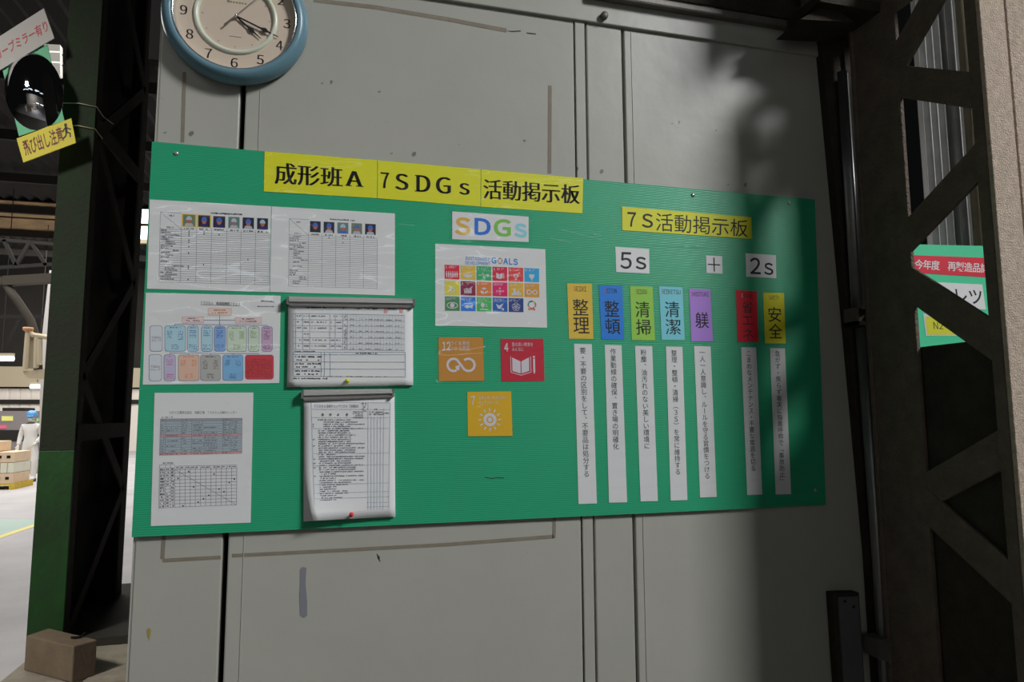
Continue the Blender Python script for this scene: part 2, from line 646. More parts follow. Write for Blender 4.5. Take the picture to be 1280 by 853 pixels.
# ---- the white card with rainbow letters
q = [(565.3, 264.4), (660.8, 271), (660.8, 302.8), (565.3, 299.1)]
s = tag(sheet('lettered_card', q), 'white card spelling SDGs in orange, blue, green and pale blue letters', 'sign')
for ch, c, x0, y0, x1, y1 in (('S', (196, 150, 58), 568.5, 271, 588.2, 293.5), ('D', (28, 98, 180), 593.2, 272.4, 613.5, 293.6),
                              ('G', (104, 166, 66), 617.2, 273.4, 638.8, 295.4), ('s', (118, 178, 214), 642.6, 278.8, 658.9, 296.6)):
    MB().use(mat('letter_%s' % ch, c)).text(ch, [(x0, y0), (x1, y0 + 1), (x1, y1 + 1), (x0, y1)], YI, 'ink', off=0.03).build('letter', None, s)
film(s, q, 4)

# ---- the goals poster
q = [(544.1, 304.7), (681.6, 311.8), (683.8, 409.8), (544.1, 407.3)]
poster = tag(sheet('goals_poster', q), 'white laminated poster with three rows of coloured square goal icons', 'poster')
BLUE = mat('blue_ink', (36, 112, 180))
mb = MB().use(BLUE)
mb.text('SUSTAINABLE', [(581.8, 320.6), (612.6, 322.6), (612.6, 326.6), (581.8, 324.9)], YI, 'lat', off=0.01)
mb.text('DEVELOPMENT', [(581.8, 326.4), (612.6, 328), (612.6, 332), (581.8, 330.7)], YI, 'lat', off=0.01)
for ch, xa, xb in (('G', 614.4, 620.6), ('A', 629, 635.2), ('L', 636.2, 640.4), ('S', 641.4, 647.3)):
    yy = 321.6 + (xa - 614) * .07
    mb.text(ch, [(xa, yy), (xb, yy + .4), (xb, yy + 8.2), (xa, yy + 7.8)], YI, 'ink', off=0.035)
mb.build('lettering', None, poster)
GC = [(186, 30, 52), (206, 160, 58), (44, 146, 88), (180, 26, 56), (206, 50, 50), (36, 142, 220),
      (226, 180, 52), (118, 26, 58), (226, 108, 48), (198, 22, 88), (228, 150, 48), (184, 132, 48),
      (62, 118, 74), (30, 108, 190), (58, 156, 78), (24, 80, 152), (26, 54, 112)]
GM = [mat('goal_colour_%d' % (i + 1), c) for i, c in enumerate(GC)]


def wheel(mb, q, y, cx, cy, rx, ry, inner):
    for i in range(17):
        mb.use(GM[i])
        mb.disc(q, y, cx, cy, rx, ry, 90 - i * 360 / 17, 90 - (i + 0.85) * 360 / 17, 3, inner)


o_ = [(622, 322.2), (628.2, 322.5), (628.2, 330.4), (622, 330)]
mb = MB()
wheel(mb, o_, YI, .5, .5, .5, .5, .62)
mb.build('colour_wheel', None, poster)
grid = [(555.7, 331), (674, 335.9), (674.3, 391.9), (556.3, 389.6)]


def icon(mb, k, t, y):
    """White pictogram number k in the uv square t."""
    P = lambda *pts: mb.poly(t, pts, y)
    D = lambda **k_: mb.disc(t, y, **k_)
    R = lambda a, b, c, d: mb.flat(sub(t, a, b, c, d), y)
    if k == 1:
        for i in range(6):
            x = .14 + i * .14
            D(cx=x, cy=.48, rx=.035, ry=.04, n=8)
            R(x - .045, .54, x + .045, .72)
            R(x - .035, .72, x + .035, .86)
    elif k == 2:
        D(cx=.5, cy=.62, rx=.32, ry=.24, a0=180, a1=360)
        for i in range(3):
            mb.path([bil(t, .38 + i * .12 + (.02 if j % 2 else -.02), .56 - j * .06) for j in range(4)], .5, y)
    elif k == 3:
        mb.path([bil(t, *p) for p in ((.12, .64), (.34, .64), (.42, .45), (.5, .82), (.58, .58), (.66, .64))], 1.0, y)
        D(cx=.72, cy=.6, rx=.05, ry=.06)
        D(cx=.8, cy=.6, rx=.05, ry=.06)
        P((.67, .62), (.85, .62), (.76, .74))
    elif k == 4:
        P((.25, .42), (.47, .52), (.47, .88), (.25, .78))
        P((.49, .52), (.69, .42), (.69, .78), (.49, .88))
        R(.74, .45, .79, .82)
    elif k == 5:
        D(cx=.5, cy=.6, rx=.16, ry=.17, inner=.68)
        mb.line(t, (.5, .77), (.5, .93), .9, y)
        mb.line(t, (.42, .86), (.58, .86), .9, y)
        mb.line(t, (.6, .48), (.76, .36), .9, y)
        P((.66, .34), (.79, .33), (.78, .47))
        R(.44, .57, .56, .59)
        R(.44, .62, .56, .64)
    elif k == 6:
        P((.32, .44), (.68, .44), (.66, .66), (.5, .82), (.34, .66))
        R(.46, .8, .54, .9)
    elif k == 7:
        D(cx=.5, cy=.64, rx=.18, ry=.18, inner=.5)
        for i in range(12):
            a = i * math.pi / 6
            mb.line(t, (.5 + .23 * math.cos(a), .64 + .23 * math.sin(a)), (.5 + .31 * math.cos(a), .64 + .31 * math.sin(a)), .7, y)
    elif k == 8:
        for i, h in enumerate((.2, .28, .24, .36)):
            R(.24 + i * .13, .84 - h, .34 + i * .13, .84)
        mb.path([bil(t, *p) for p in ((.2, .6), (.42, .5), (.55, .56), (.8, .36))], .9, y)
    elif k == 9:
        P((.5, .38), (.7, .48), (.5, .58), (.3, .48))
        P((.28, .6), (.48, .7), (.48, .9), (.28, .8))
        P((.54, .72), (.76, .6), (.76, .74), (.54, .88))
    elif k == 10:
        R(.4, .56, .6, .6)
        R(.4, .64, .6, .68)
        P((.5, .36), (.57, .46), (.43, .46))
        P((.43, .8), (.57, .8), (.5, .9))
        P((.22, .62), (.32, .55), (.32, .69))
        P((.68, .55), (.78, .62), (.68, .69))
    elif k == 11:
        for a, b, c in ((.2, .72, .32), (.34, .42, .48), (.5, .62, .6), (.62, .54, .72), (.74, .68, .84)):
            R(a, b, c, .88)
    elif k == 12:
        mb.path([bil(t, .5 + .33 * math.sin(a), .64 + .15 * math.sin(2 * a)) for a in (i * math.pi / 16 for i in range(-15, 17))], 1.3, y)
    elif k == 13:
        mb.path([bil(t, .5 + .36 * math.cos(a), .62 + .2 * math.sin(a)) for a in (i * math.pi / 12 for i in range(25))], 1.0, y)
        D(cx=.5, cy=.62, rx=.15, ry=.16)
    elif k == 14:
        P((.22, .7), (.42, .58), (.62, .64), (.8, .54), (.78, .82), (.62, .74), (.42, .82))
        mb.path([bil(t, .2 + i * .06, .46 + (.02 if i % 2 else -.02)) for i in range(11)], .8, y)
    elif k == 15:
        D(cx=.4, cy=.54, rx=.13, ry=.16)
        R(.375, .66, .425, .78)
        R(.22, .82, .78, .9)
        D(cx=.64, cy=.5, rx=.05, ry=.04)
        D(cx=.66, cy=.64, rx=.06, ry=.04)
    elif k == 16:
        P((.22, .44), (.44, .56), (.74, .38), (.6, .66), (.5, .8), (.34, .76))
        R(.56, .74, .76, .8)
        R(.64, .8, .76, .9)
    elif k == 17:
        for i in range(5):
            a = math.pi / 2 + i * 2 * math.pi / 5
            D(cx=.5 + .14 * math.cos(a), cy=.62 - .15 * math.sin(a), rx=.15, ry=.16, inner=.8, n=14)


for i in range(18):
    cx_, cy_ = i % 6, i // 6
    t = sub(grid, cx_ / 5.93, cy_ / 2.96, cx_ / 5.93 + .156, cy_ / 2.96 + .306)
    mb = MB()
    if i == 17:
        wheel(mb, t, YI, .5, .45, .3, .31, .66)
        mb.use(GM[4])
        mb.scrib(t, .26, .73, .74, .86, YI)
        mb.build('colour_wheel', None, poster)
        continue
    mb.use(GM[i]).flat(t, YI)
    mb.use(WHITEINK)
    num = str(i + 1)
    mb.text(num, sub(t, .07, .07, .07 + .09 * len(num), .24), YI - .0002, 'lat', off=.03)
    mb.scrib(t, .3, .07, .8, .13, YI - .0002, 1.2)
    mb.scrib(t, .3, .16, .68, .22, YI - .0002, 1.2)
    icon(mb, i + 1, t, YI - .0002)
    mb.build('goal_icon', None, poster)
film(poster, q, 0.5)

# ---- the three larger goal cards
GT = 'goal cards in the middle of the board'


def goal(q, m, num, lines, lab):
    s = tag(sheet('goal_card', q, m), lab, 'card', GT)
    mb = MB().use(WHITEINK)
    mb.text(num, sub(q, .08, .10, .08 + .095 * len(num), .30), YI, 'lat', off=.022, gap=.06)
    for i, (tx, u1) in enumerate(lines):
        mb.text(tx, sub(q, .26, .085 + i * .115, u1, .18 + i * .115), YI)
    mb.build('lettering', None, s)
    return s, MB().use(WHITEINK)


q = [(548.1, 422), (603.8, 422), (605.2, 476.4), (548.5, 476.8)]
s, mb = goal(q, mat('goal_ochre', (166, 116, 44)), '12', (('つくる責任', .7), ('つかう責任', .7)), 'ochre goal card numbered 12 with a white infinity loop arrow')
pts = []
for i in range(-29, 20):                     # open lemniscate ending in an arrow head
    a = i * math.pi / 24
    pts.append(bil(q, .49 + .285 * math.cos(a + math.pi / 2 + .0) * -1, .63 + .145 * -math.sin(2 * (a + math.pi / 2))))
loop = []
for i in range(30):
    a = math.radians(30 + i * 300 / 29)
    loop.append((.33 + .13 * math.cos(a), .63 - .155 * math.sin(a)))
left = [(.33 + .135 * math.cos(math.radians(a)), .63 - .14 * math.sin(math.radians(a))) for a in range(300, 44, -12)]
right = [(.66 + .135 * math.cos(math.radians(a)), .63 - .14 * math.sin(math.radians(a))) for a in range(228, 500, 12)]
pth = left + [(.43, .55), (.5, .64), (.56, .73)] + right
mb.path([bil(q, *p) for p in pth], 3.0, YI)
mb.poly(q, [(.37, .66), (.47, .63), (.45, .76), (.38, .73)], YI)
mb.build('infinity_symbol', None, s)
film(s, q, 3)
q = [(625.8, 423.7), (679.4, 423.7), (680.6, 476.4), (627, 477)]
s, mb = goal(q, mat('goal_crimson', (164, 26, 46)), '4', (('質の高い教育を', .75), ('みんなに', .53)), 'crimson goal card numbered 4 with a white open book and pencil')
mb.poly(q, [(.26, .44), (.45, .535), (.45, .82), (.26, .76)], YI)
mb.poly(q, [(.47, .535), (.65, .44), (.65, .76), (.47, .82)], YI)
mb.path([bil(q, *p) for p in ((.225, .42), (.225, .79), (.46, .86), (.69, .79), (.69, .42))], .9, YI)
mb.poly(q, [(.745, .47), (.79, .47), (.79, .78), (.767, .84), (.745, .78)], YI)
mb.disc(q, YI, .767, .43, .025, .025)
mb.build('book_symbol', None, s)
film(s, q, 1)
q = [(584.1, 490), (639, 489.4), (640.7, 545.3), (585, 545.7)]
s, mb = goal(q, mat('goal_amber', (212, 148, 24)), '7', (('エネルギーをみんなに', .87), ('そしてクリーンに', .72)), 'amber goal card numbered 7 with a white sun symbol')
mb.disc(q, YI, .5, .63, .15, .15, inner=.52, n=28)
mb.disc(q, YI, .5, .63, .05, .05)
for i in range(12):
    a = i * math.pi / 6
    mb.line(q, (.5 + .185 * math.cos(a), .63 + .185 * math.sin(a)), (.5 + .26 * math.cos(a), .63 + .26 * math.sin(a)), 1.5, YI)
mb.build('sun_symbol', None, s)
film(s, q, 2.5)

# ---- the right half: heading and counters
q = [(777.4, 258.3), (939.2, 271.5), (940.2, 298.8), (778, 288)]
s = tag(sheet('heading_sheet', q, YELLOW), 'yellow heading reading 7S and five characters above the coloured cards', 'sign')
mb = MB().use(INK)
mb.text('7', [(784.4, 265), (795, 265.6), (795, 284), (784.4, 283)], YI, 'ink', off=.012)
mb.text('S', [(802.3, 266.8), (816.2, 267.6), (816.2, 285.2), (802.3, 284.4)], YI, 'ink', off=.012)
mb.text('活動掲示板', [(819.8, 265.8), (935, 275.2), (934.6, 296.6), (820, 288.6)], YI)
mb.build('lettering', None, s)
film(s, q, 1)
for q, lab, ch in (([(769.2, 308.7), (811.4, 311.5), (811.8, 342), (770.3, 340.1)], 'white card reading 5S over the row of five coloured cards', '5s'),
                   ([(882.5, 319.4), (902.7, 320.4), (903.1, 342.2), (883.4, 341.3)], 'small white card with a black plus sign', '+'),
                   ([(932.1, 316.7), (969.9, 319.3), (970.4, 348), (933, 345.9)], 'white card reading 2S over the red and yellow cards', '2s')):
    s = tag(sheet('counter_card', q), lab, 'sign')
    mb = MB().use(INK)
    if ch == '+':
        mb.stroke((884.8, 330.6), (900.2, 331.4), 1.5, YI)
        mb.stroke((892.3, 322.2), (893, 339.6), 1.5, YI)
    elif ch == '5s':
        mb.text('5', [(775, 315), (789.6, 315.6), (789.8, 336.4), (775.4, 336)], YI, 'ink', off=.012)
        mb.text('s', [(794.3, 320.9), (807.9, 321.4), (808, 337.2), (794.6, 336.8)], YI, 'ink', off=.012)
    else:
        mb.text('2', [(937.3, 322), (950.7, 322.6), (951, 343.2), (937.6, 342.5)], YI, 'ink', off=.012)
        mb.text('s', [(954.9, 328.4), (966.5, 329), (966.8, 344.2), (955.2, 343.6)], YI, 'ink', off=.012)
    mb.build('lettering', None, s)

# ---- the seven coloured cards
GCARD = 'coloured principle cards on the right half of the board'
REDINK = mat('red_ink', (176, 40, 44))
FAINT = mat('dark_faint_ink', (46, 36, 36))
cards = [
    ([(708.9, 354.4), (739.9, 354.9), (741.7, 424), (711.3, 423.6)], (222, 160, 56), 'SEIRI', '整理', 'orange card headed SEIRI with two black characters', 'b'),
    ([(748.5, 356.8), (777.8, 357.2), (780.2, 425.2), (752, 424.5)], (30, 108, 196), 'SEITON', '整頓', 'deep blue card headed SEITON with two black characters', 'b'),
    ([(787.5, 357.9), (815.6, 358.6), (818.9, 425.9), (789.8, 425.2)], (128, 176, 66), 'SEISOU', '清掃', 'light green card headed SEISOU with two black characters', 'b'),
    ([(823.8, 357.9), (853.1, 359.1), (855.9, 425.2), (827.1, 424.8)], (104, 176, 212), 'SEIKETSU', '清潔', 'sky blue card headed SEIKETSU with two black characters', 'b'),
    ([(861.4, 361.2), (887.8, 361.7), (891.3, 427.1), (864.4, 427.1)], (148, 112, 186), 'SHISTUKE', '躾', 'purple card with a single black character', 'b'),
    ([(920, 362.9), (946.3, 364.2), (948.1, 428), (922.1, 427.6)], (190, 22, 40), 'SHOENE', '省エネ', 'red card with three dark characters', 'r'),
    ([(954.2, 365.9), (980, 366.6), (982.2, 429.7), (956.3, 429.4)], (206, 184, 26), 'SAFETY', '安全', 'golden yellow card headed SAFETY with two black characters', 'b')]
for i, (q, c, rom, kan, lab, kind) in enumerate(cards):
    s = tag(sheet('principle_card', q, mat('card_%s' % rom.lower(), c, rough=0.5)), lab, 'card', GCARD)
    mb = MB()
    wd = .5 if len(rom) < 7 else .82
    a = .5 - wd / 2 + (.02 if i == 0 else 0)
    mb.use(REDINK if kind == 'b' else WHITEINK).text(rom[0], sub(q, a, .055, a + wd / len(rom) * .8, .14), YI, 'ink')
    mb.use(FAINT).text(rom[1:], sub(q, a + wd / len(rom), .055, a + wd, .14), YI, 'lat')
    mb.build('latin_lettering', None, s)
    mb = MB().use(INK if kind == 'b' else FAINT)
    if len(kan) == 2:
        mb.text(kan[0], sub(q, .2, .28, .83, .575), YI, 'ink', off=.003)
        mb.text(kan[1], sub(q, .2, .61, .85, .9), YI, 'ink', off=.003)
    elif len(kan) == 1:
        mb.text(kan, sub(q, .22, .44, .85, .745), YI, 'ink', off=.003)
    else:
        for j, (va, vb) in enumerate(((.2, .44), (.5, .66), (.74, .95))):
            mb.text(kan[j], sub(q, .27, va, .76, vb), YI, 'ink', off=.003)
    mb.build('lettering', None, s)
    film(s, q, 2.6)

# ---- the seven long strips
GS = 'narrow white strips of vertical writing'
strips = [
    ([(717.6, 430), (739.8, 430.5), (746.1, 629.7), (723.2, 630.4)], '要・不要の区別をして、不要品は処分する', .02, .835, 'orange SEIRI card'),
    ([(756, 431.3), (776.9, 431.8), (783.9, 628.2), (761.3, 628.7)], '作業動線の確保、置き場の明確化', .02, .665, 'deep blue SEITON card'),
    ([(793.8, 432.6), (815.2, 433), (822.3, 626.7), (800.8, 627.2)], '粉塵、油汚れのない美しい環境に', .02, .665, 'light green SEISOU card'),
    ([(832.4, 433.3), (853, 433.8), (859.3, 625.4), (838.4, 626.2)], '整理・整頓・清掃（3S）を常に維持する', .02, .835, 'sky blue SEIKETSU card'),
    ([(867.6, 432.6), (888.3, 433.3), (895.9, 621.6), (875.2, 622.4)], '一人一人意識し、ルールを守る習慣をつける', .02, .88, 'purple card'),
    ([(926.4, 434.1), (945.2, 434.6), (952.9, 618.5), (934.1, 619.2)], 'こまめなメンテナンス・不要な電源を切る', .02, .84, 'red card'),
    ([(962.5, 435.3), (981.2, 435.8), (988.9, 618), (969.7, 618.5)], '急がず・焦らず着実に指差呼称で「事故防止」', .015, .93, 'golden yellow SAFETY card')]
for q, tx, va, vb, lab in strips:
    s = tag(sheet('text_strip', q), 'narrow white strip of vertical writing under the ' + lab, 'paper strip', GS)
    MB().use(INK).vtext(tx, q, YI, .3, .66, va, vb, .0).build('lettering', None, s)
    film(s, q, 1)


# ---- the left half: documents
def cr(x0, y0, k):
    return lambda *p: [(x0 + a / k, y0 + b / k) for a, b in p]


SKIN = mat('printed_skin', (150, 92, 78))
CAPB = mat('printed_blue_cap', (60, 92, 168))
CAPW = mat('printed_pale_cap', (150, 168, 178))
DBG = mat('printed_dark_ground', (30, 34, 48))
GBG = mat('printed_green_ground', (96, 108, 84))
TBG = mat('printed_teal_ground', (84, 110, 108))
SHIRT = mat('printed_pale_overall', (150, 158, 166))
NAVY = mat('printed_navy', (34, 36, 92))
YBOR = mat('printed_yellow_border', (190, 160, 56))


def portrait(parent, t, bg, cap, body, border=None):
    mb = MB()
    if border:
        mb.use(border).flat(sub(t, -.1, -.06, 1.1, 1.06), YI)
    y = YI - .0001
    mb.use(bg).flat(t, y)
    y -= .0001
    mb.use(body).poly(t, [(.12, 1), (.2, .78), (.4, .7), (.6, .7), (.8, .78), (.88, 1)], y)
    y -= .0001
    mb.use(SKIN).disc(t, y, .5, .5, .2, .26)
    y -= .0001
    mb.use(cap).disc(t, y, .5, .42, .25, .3, 0, 180, 10)
    mb.use(cap).flat(sub(t, .24, .4, .76, .46), y)
    return mb.build('photograph', None, parent)


def roster(name, q, tq, cols, lab, ports, dots, y=YP):
    s = tag(sheet(name, q, PAPER, y), lab, 'document', 'tabular roster sheets side by side')
    mb = MB().use(LINEINK)
    w = .38
    for a, b in (((0, 0), (cols[0], 0)), ((0, 0), (0, 1)), ((cols[-1], .25), (cols[-1], 1)), ((0, 0), (cols[0], .235))):
        mb.line(tq, a, b, w, YI)
    for c in cols[:-1]:
        mb.line(tq, (c, .2), (c, 1), w, YI)
    for i in range(25):
        v = .24 + i * .76 / 24
        mb.line(tq, (0, v), (1, v), w, YI)
    mb.build('table_grid', None, s)
    mb = MB().use(GREYINK)
    for i in range(23):
        v = .243 + i * .76 / 24
        if i in (13, 15):
            continue
        a = random.choice((.01, .01, .05, .12))
        mb.scrib(tq, a, v + .004, a + random.uniform(.05, .12) + (.02 if i % 3 else .0), v + .026, YI, 1.4, .95)
    mb.scrib(tq, .08, .03, .14, .06, YI, 1.2)
    mb.scrib(tq, .06, .2, .13, .225, YI, 1.2)
    mb.use(INK)
    mb.scrib(tq, .46, -.035, .75, -.005, YI, 1.9, .9)
    for i in range(len(cols) - 1):
        m_ = (cols[i] + cols[i + 1]) / 2
        mb.scrib(tq, m_ - .045, .205, m_ + .045, .232, YI, 1.3, .8)
    for c, rws in dots:
        m_ = (cols[c] + cols[c + 1]) / 2
        for r_ in rws:
            v = .243 + r_ * .76 / 24
            mb.disc(tq, YI, m_, v + .015, .006, .011, n=6)
    mb.build('print', None, s)
    for i, pz in enumerate(ports):
        a, b = cols[i], cols[i + 1]
        k = (b - a)
        portrait(s, sub(tq, a + k * .1, .02, b - k * .12, .185), *pz)
    return s


k1 = cr(170, 240, 6.56)
q = k1((113, 62), (1108, 118), (1095, 822), (90, 795))
tq = k1((200, 165), (1097, 208), (1090, 762), (188, 738))
s = roster('roster_sheet', q, tq, (.195, .335, .47, .61, .74, .872, 1), 'white roster sheet with six small portrait photographs, in the corner of the board',
           [(GBG, CAPW, SHIRT, YBOR), (DBG, CAPB, NAVY, YBOR), (DBG, CAPB, NAVY), (TBG, CAPW, SHIRT), (DBG, CAPB, SHIRT), (DBG, CAPW, NAVY)],
           [(0, (0, 1, 2, 4, 5, 7, 10, 16, 17, 22)), (1, (0, 1, 15)), (2, (1,)), (4, (12,))])
film(s, q, 0.3)
k2 = cr(330, 250, 6.4)
q = k2((62, 52), (1047, 108), (1047, 765), (48, 737))
tq = k2((203, 150), (907, 185), (905, 708), (195, 690))
s = roster('roster_sheet', q, tq, (.22, .375, .53, .69, .845, 1), 'white roster sheet with five small portrait photographs, under the left yellow heading sheet',
           [(DBG, CAPB, DBG), (DBG, CAPB, SHIRT), (TBG, CAPW, CAPB), (GBG, CAPB, SHIRT), (DBG, CAPB, SHIRT)],
           [(1, (0,)), (2, (0, 2))], YP - .0002)
film(s, q, 0.3)

# organisation chart
k3 = cr(170, 360, 6.563)
q = k3((80, 40), (1187, 65), (1175, 782), (55, 795))
s = tag(sheet('organisation_chart', q), 'white laminated organisation chart with two rows of coloured rounded boxes', 'document')
OUT = mat('chart_outline', (70, 86, 120))
mb = MB().use(OUT)
ends = []
for a, b in (((686, 225), (686, 300)), ((555, 265), (815, 265)), ((318, 298), (1078, 308)), ((275, 535), (1008, 540))):
    p, r_ = k3(a, b)
    mb.stroke(p, r_, .6, YI)
for x, y0, y1 in ((318, 298, 312), (470, 300, 314), (580, 302, 315), (690, 303, 315), (830, 305, 316), (968, 306, 316), (1078, 308, 318),
                  (278, 535, 548), (432, 536, 550), (612, 537, 550), (797, 538, 550), (1004, 540, 550)):
    p, r_ = k3((x, y0), (x, y1))
    mb.stroke(p, r_, .6, YI)
mb.build('connecting_lines', None, s)
PINK = (196, 170, 168)
boxes = [(590, 165, 785, 225, (198, 172, 160), (150, 80, 50), 'p'), (378, 235, 558, 288, PINK, (70, 50, 80), 'p'), (812, 238, 1030, 293, PINK, (70, 50, 80), 'p'),
         (113, 310, 218, 522, (176, 182, 192), None, 'g'), (106, 546, 212, 765, (176, 182, 192), None, 'g'),
         (235, 310, 408, 522, (146, 178, 198), (40, 70, 140), 'd'), (420, 312, 514, 522, (146, 178, 198), (40, 70, 140), 's'),
         (535, 313, 628, 523, (146, 178, 198), (40, 70, 140), 's'), (640, 314, 735, 523, (112, 146, 196), (24, 50, 130), 's'),
         (745, 315, 908, 524, (170, 184, 168), (90, 120, 50), 'd'), (920, 316, 1012, 524, (170, 184, 168), (90, 120, 50), 's'),
         (1030, 316, 1120, 524, (170, 140, 164), (40, 30, 90), 's'),
         (228, 547, 325, 765, (160, 156, 180), (170, 60, 90), 's'), (346, 549, 520, 763, (192, 156, 138), (176, 100, 50), 'd'),
         (528, 549, 694, 763, (150, 150, 146), (50, 50, 44), 'd'), (710, 549, 880, 762, (104, 152, 186), (50, 50, 110), 'd'),
         (895, 549, 1130, 752, (172, 48, 58), (110, 30, 34), 'r')]
for x0, y0, x1, y1, c, tcol, kind in boxes:
    t = k3((x0, y0), (x1, y0), (x1, y1), (x0, y1))
    wpx, hpx = x1 - x0, y1 - y0
    r1 = min(.3, 22 / wpx) if kind not in 'p' else .05
    r2 = min(.3, 22 / hpx) if kind not in 'p' else .08
    mb = MB().use(OUT if kind != 'p' else mat('pink_outline', (176, 140, 140))).rrect(t, YI - .0001, r1, r2)
    e = 3.2
    mb.use(mat('chart_%d_%d_%d' % c, c)).rrect(sub(t, e / wpx, e / hpx, 1 - e / wpx, 1 - e / hpx), YI - .0002, r1, r2)
    y = YI - .0003
    if kind == 'g':
        mb.use(INK).text('7SDGs', sub(t, .14, .42, .86, .5), y, 'lat')
        mb.text('グループ', sub(t, .12, .53, .88, .62), y)
    else:
        mb.use(mat('chartink_%d_%d_%d' % tcol, tcol))
        if kind == 'p':
            mb.scrib(t, .26, .2, .74, .42, y, 1.6)
            mb.scrib(t, .18, .55, .82, .78, y, 1.6)
        else:
            cols_ = ((.25, .04),) if kind == 'x' else (((.5, .04),) if kind == 's' else ((.24, .2), (.76, .2)))
            if kind == 'r':
                cols_ = ((.16, .25), (.38, .12), (.6, .12), (.82, .22))
            hw = .3 if kind == 's' else .12
            if kind == 's' or kind == 'd':
                mb.scrib(t, .5 - .26, .05, .5 + .26, .1, y, 1.1)
            for cx_, v0 in cols_:
                n = random.randint(4, 6) if kind != 'r' else 12
                for j in range(n):
                    v = max(v0, .17) + j * .062
                    if v < .92:
                        mb.scrib(t, cx_ - hw, v, cx_ + hw, v + .04, y, 1.1)
            if kind != 'r':
                for j in range(3):
                    mb.scrib(t, .5 - hw - .06, .73 + j * .07, .5 + hw + .06, .77 + j * .07, y, 1.1)
    mb.build('chart_box', None, s)
mb = MB().use(INK)
p = k3((530, 108), (852, 122), (850, 146), (530, 136))
mb.text('7SDGs 推進組織図2023', p, YI, 'cjk', adv=.92)
mb.stroke(*k3((530, 139), (850, 148)), .4, YI)
mb.use(GREYINK)
p = k3((1015, 100), (1135, 106), (1135, 120), (1015, 116))
mb.scrib(p, 0, 0, 1, 1, YI, 1.6)
p = k3((995, 146), (1135, 148), (1135, 160), (995, 158))
mb.scrib(p, 0, 0, 1, 1, YI, 1.6)
mb.build('lettering', None, s)
film(s, q, 0.4)

# inspection calendar sheet
k5 = cr(180, 485, 4.74)
q = k5((63, 30), (648, 28), (632, 800), (40, 820))
s = tag(sheet('calendar_sheet', q), 'white laminated sheet with a blue striped table over a dotted square grid', 'document')
mb = MB().use(GREYINK)
mb.text('ロザイ工業株式会社　京都工場　7SDGs点検カレンダー', k5((152, 138), (552, 138), (552, 154), (152, 156)), YI)
mb.scrib(k5((103, 172), (170, 170), (170, 178), (103, 180)), 0, 0, 1, 1, YI, 1.4)
mb.scrib(k5((112, 442), (180, 440), (180, 450), (112, 452)), 0, 0, 1, 1, YI, 1.2)
mb.build('lettering', None, s)
tq = k5((98, 184), (582, 180), (580, 390), (92, 402))
mb = MB()
SB, SR = mat('table_blue', (138, 152, 158)), mat('table_rose', (170, 128, 130))
for i in range(14):
    c = PAPER
    m_ = SB if i not in (6, 13) else SR
    mb.use(m_ if i else mat('table_grey', (128, 132, 138))).flat(sub(tq, 0, i / 14, 1, (i + 1) / 14), YI)
    mb.use(GREYINK)
    y = YI - .0002
    mb.line(tq, (0, i / 14), (1, i / 14), .3, y)
    for a, b in ((.01, .05), (.08, .22), (.27, .33), (.4, .52), (.53, .7), (.77, .85), (.87, .95)):
        if random.random() < .8:
            mb.scrib(tq, a, (i + .25) / 14, b, (i + .8) / 14, y, 1.2, .75)
for u in (0, .065, .26, .385, .765, .86, 1):
    mb.line(tq, (u, 0), (u, 1), .35, YI - .0002)
mb.build('striped_table', None, s)
gq = k5((182, 465), (550, 458), (548, 694), (182, 708))
hq = k5((92, 458), (182, 455), (182, 708), (88, 714))
mb = MB().use(GREYINK)
for i in range(13):
    u = i / 12
    mb.line(gq, (u, .03), (u, 1), .42, YI)
    mb.line(gq, (0, u), (1, u), .42, YI)
mb.line(gq, (0, .08), (1, 1), .4, YI)
for i in range(15):
    mb.line(hq, (0, i / 14), (1, i / 14), .4, YI)
for u in (0, .4, .72):
    mb.line(hq, (u, 0), (u, 1), .4, YI)
mb.use(INK)
for i in range(13):
    for a, b in ((.05, .35), (.46, .62), (.78, .95)):
        mb.scrib(hq, a, (i + 1.2) / 14, b, (i + 1.8) / 14, YI, 1.2, .85)
for i in range(12):
    mb.scrib(gq, i / 12 + .01, .02, i / 12 + .07, .055, YI, 1.1)
for px, py in ((265, 497), (202, 537), (415, 511), (535, 542), (505, 562), (294, 588), (445, 600), (474, 616), (384, 638), (352, 658), (321, 678), (231, 700)):
    d = k5((px - 4, py - 4), (px + 4, py - 4), (px + 4, py + 4), (px - 4, py + 4))
    mb.flat(d, YI - .0002)
mb.build('dotted_grid', None, s)
film(s, q, 0.6)

# ---- two clamp rails holding pads of paper
ALU = mat('aluminium_clamp', (150, 149, 147), rough=0.38, metal=0.45)
k4 = cr(350, 365, 6.822)
k6 = cr(360, 480, 4.74)


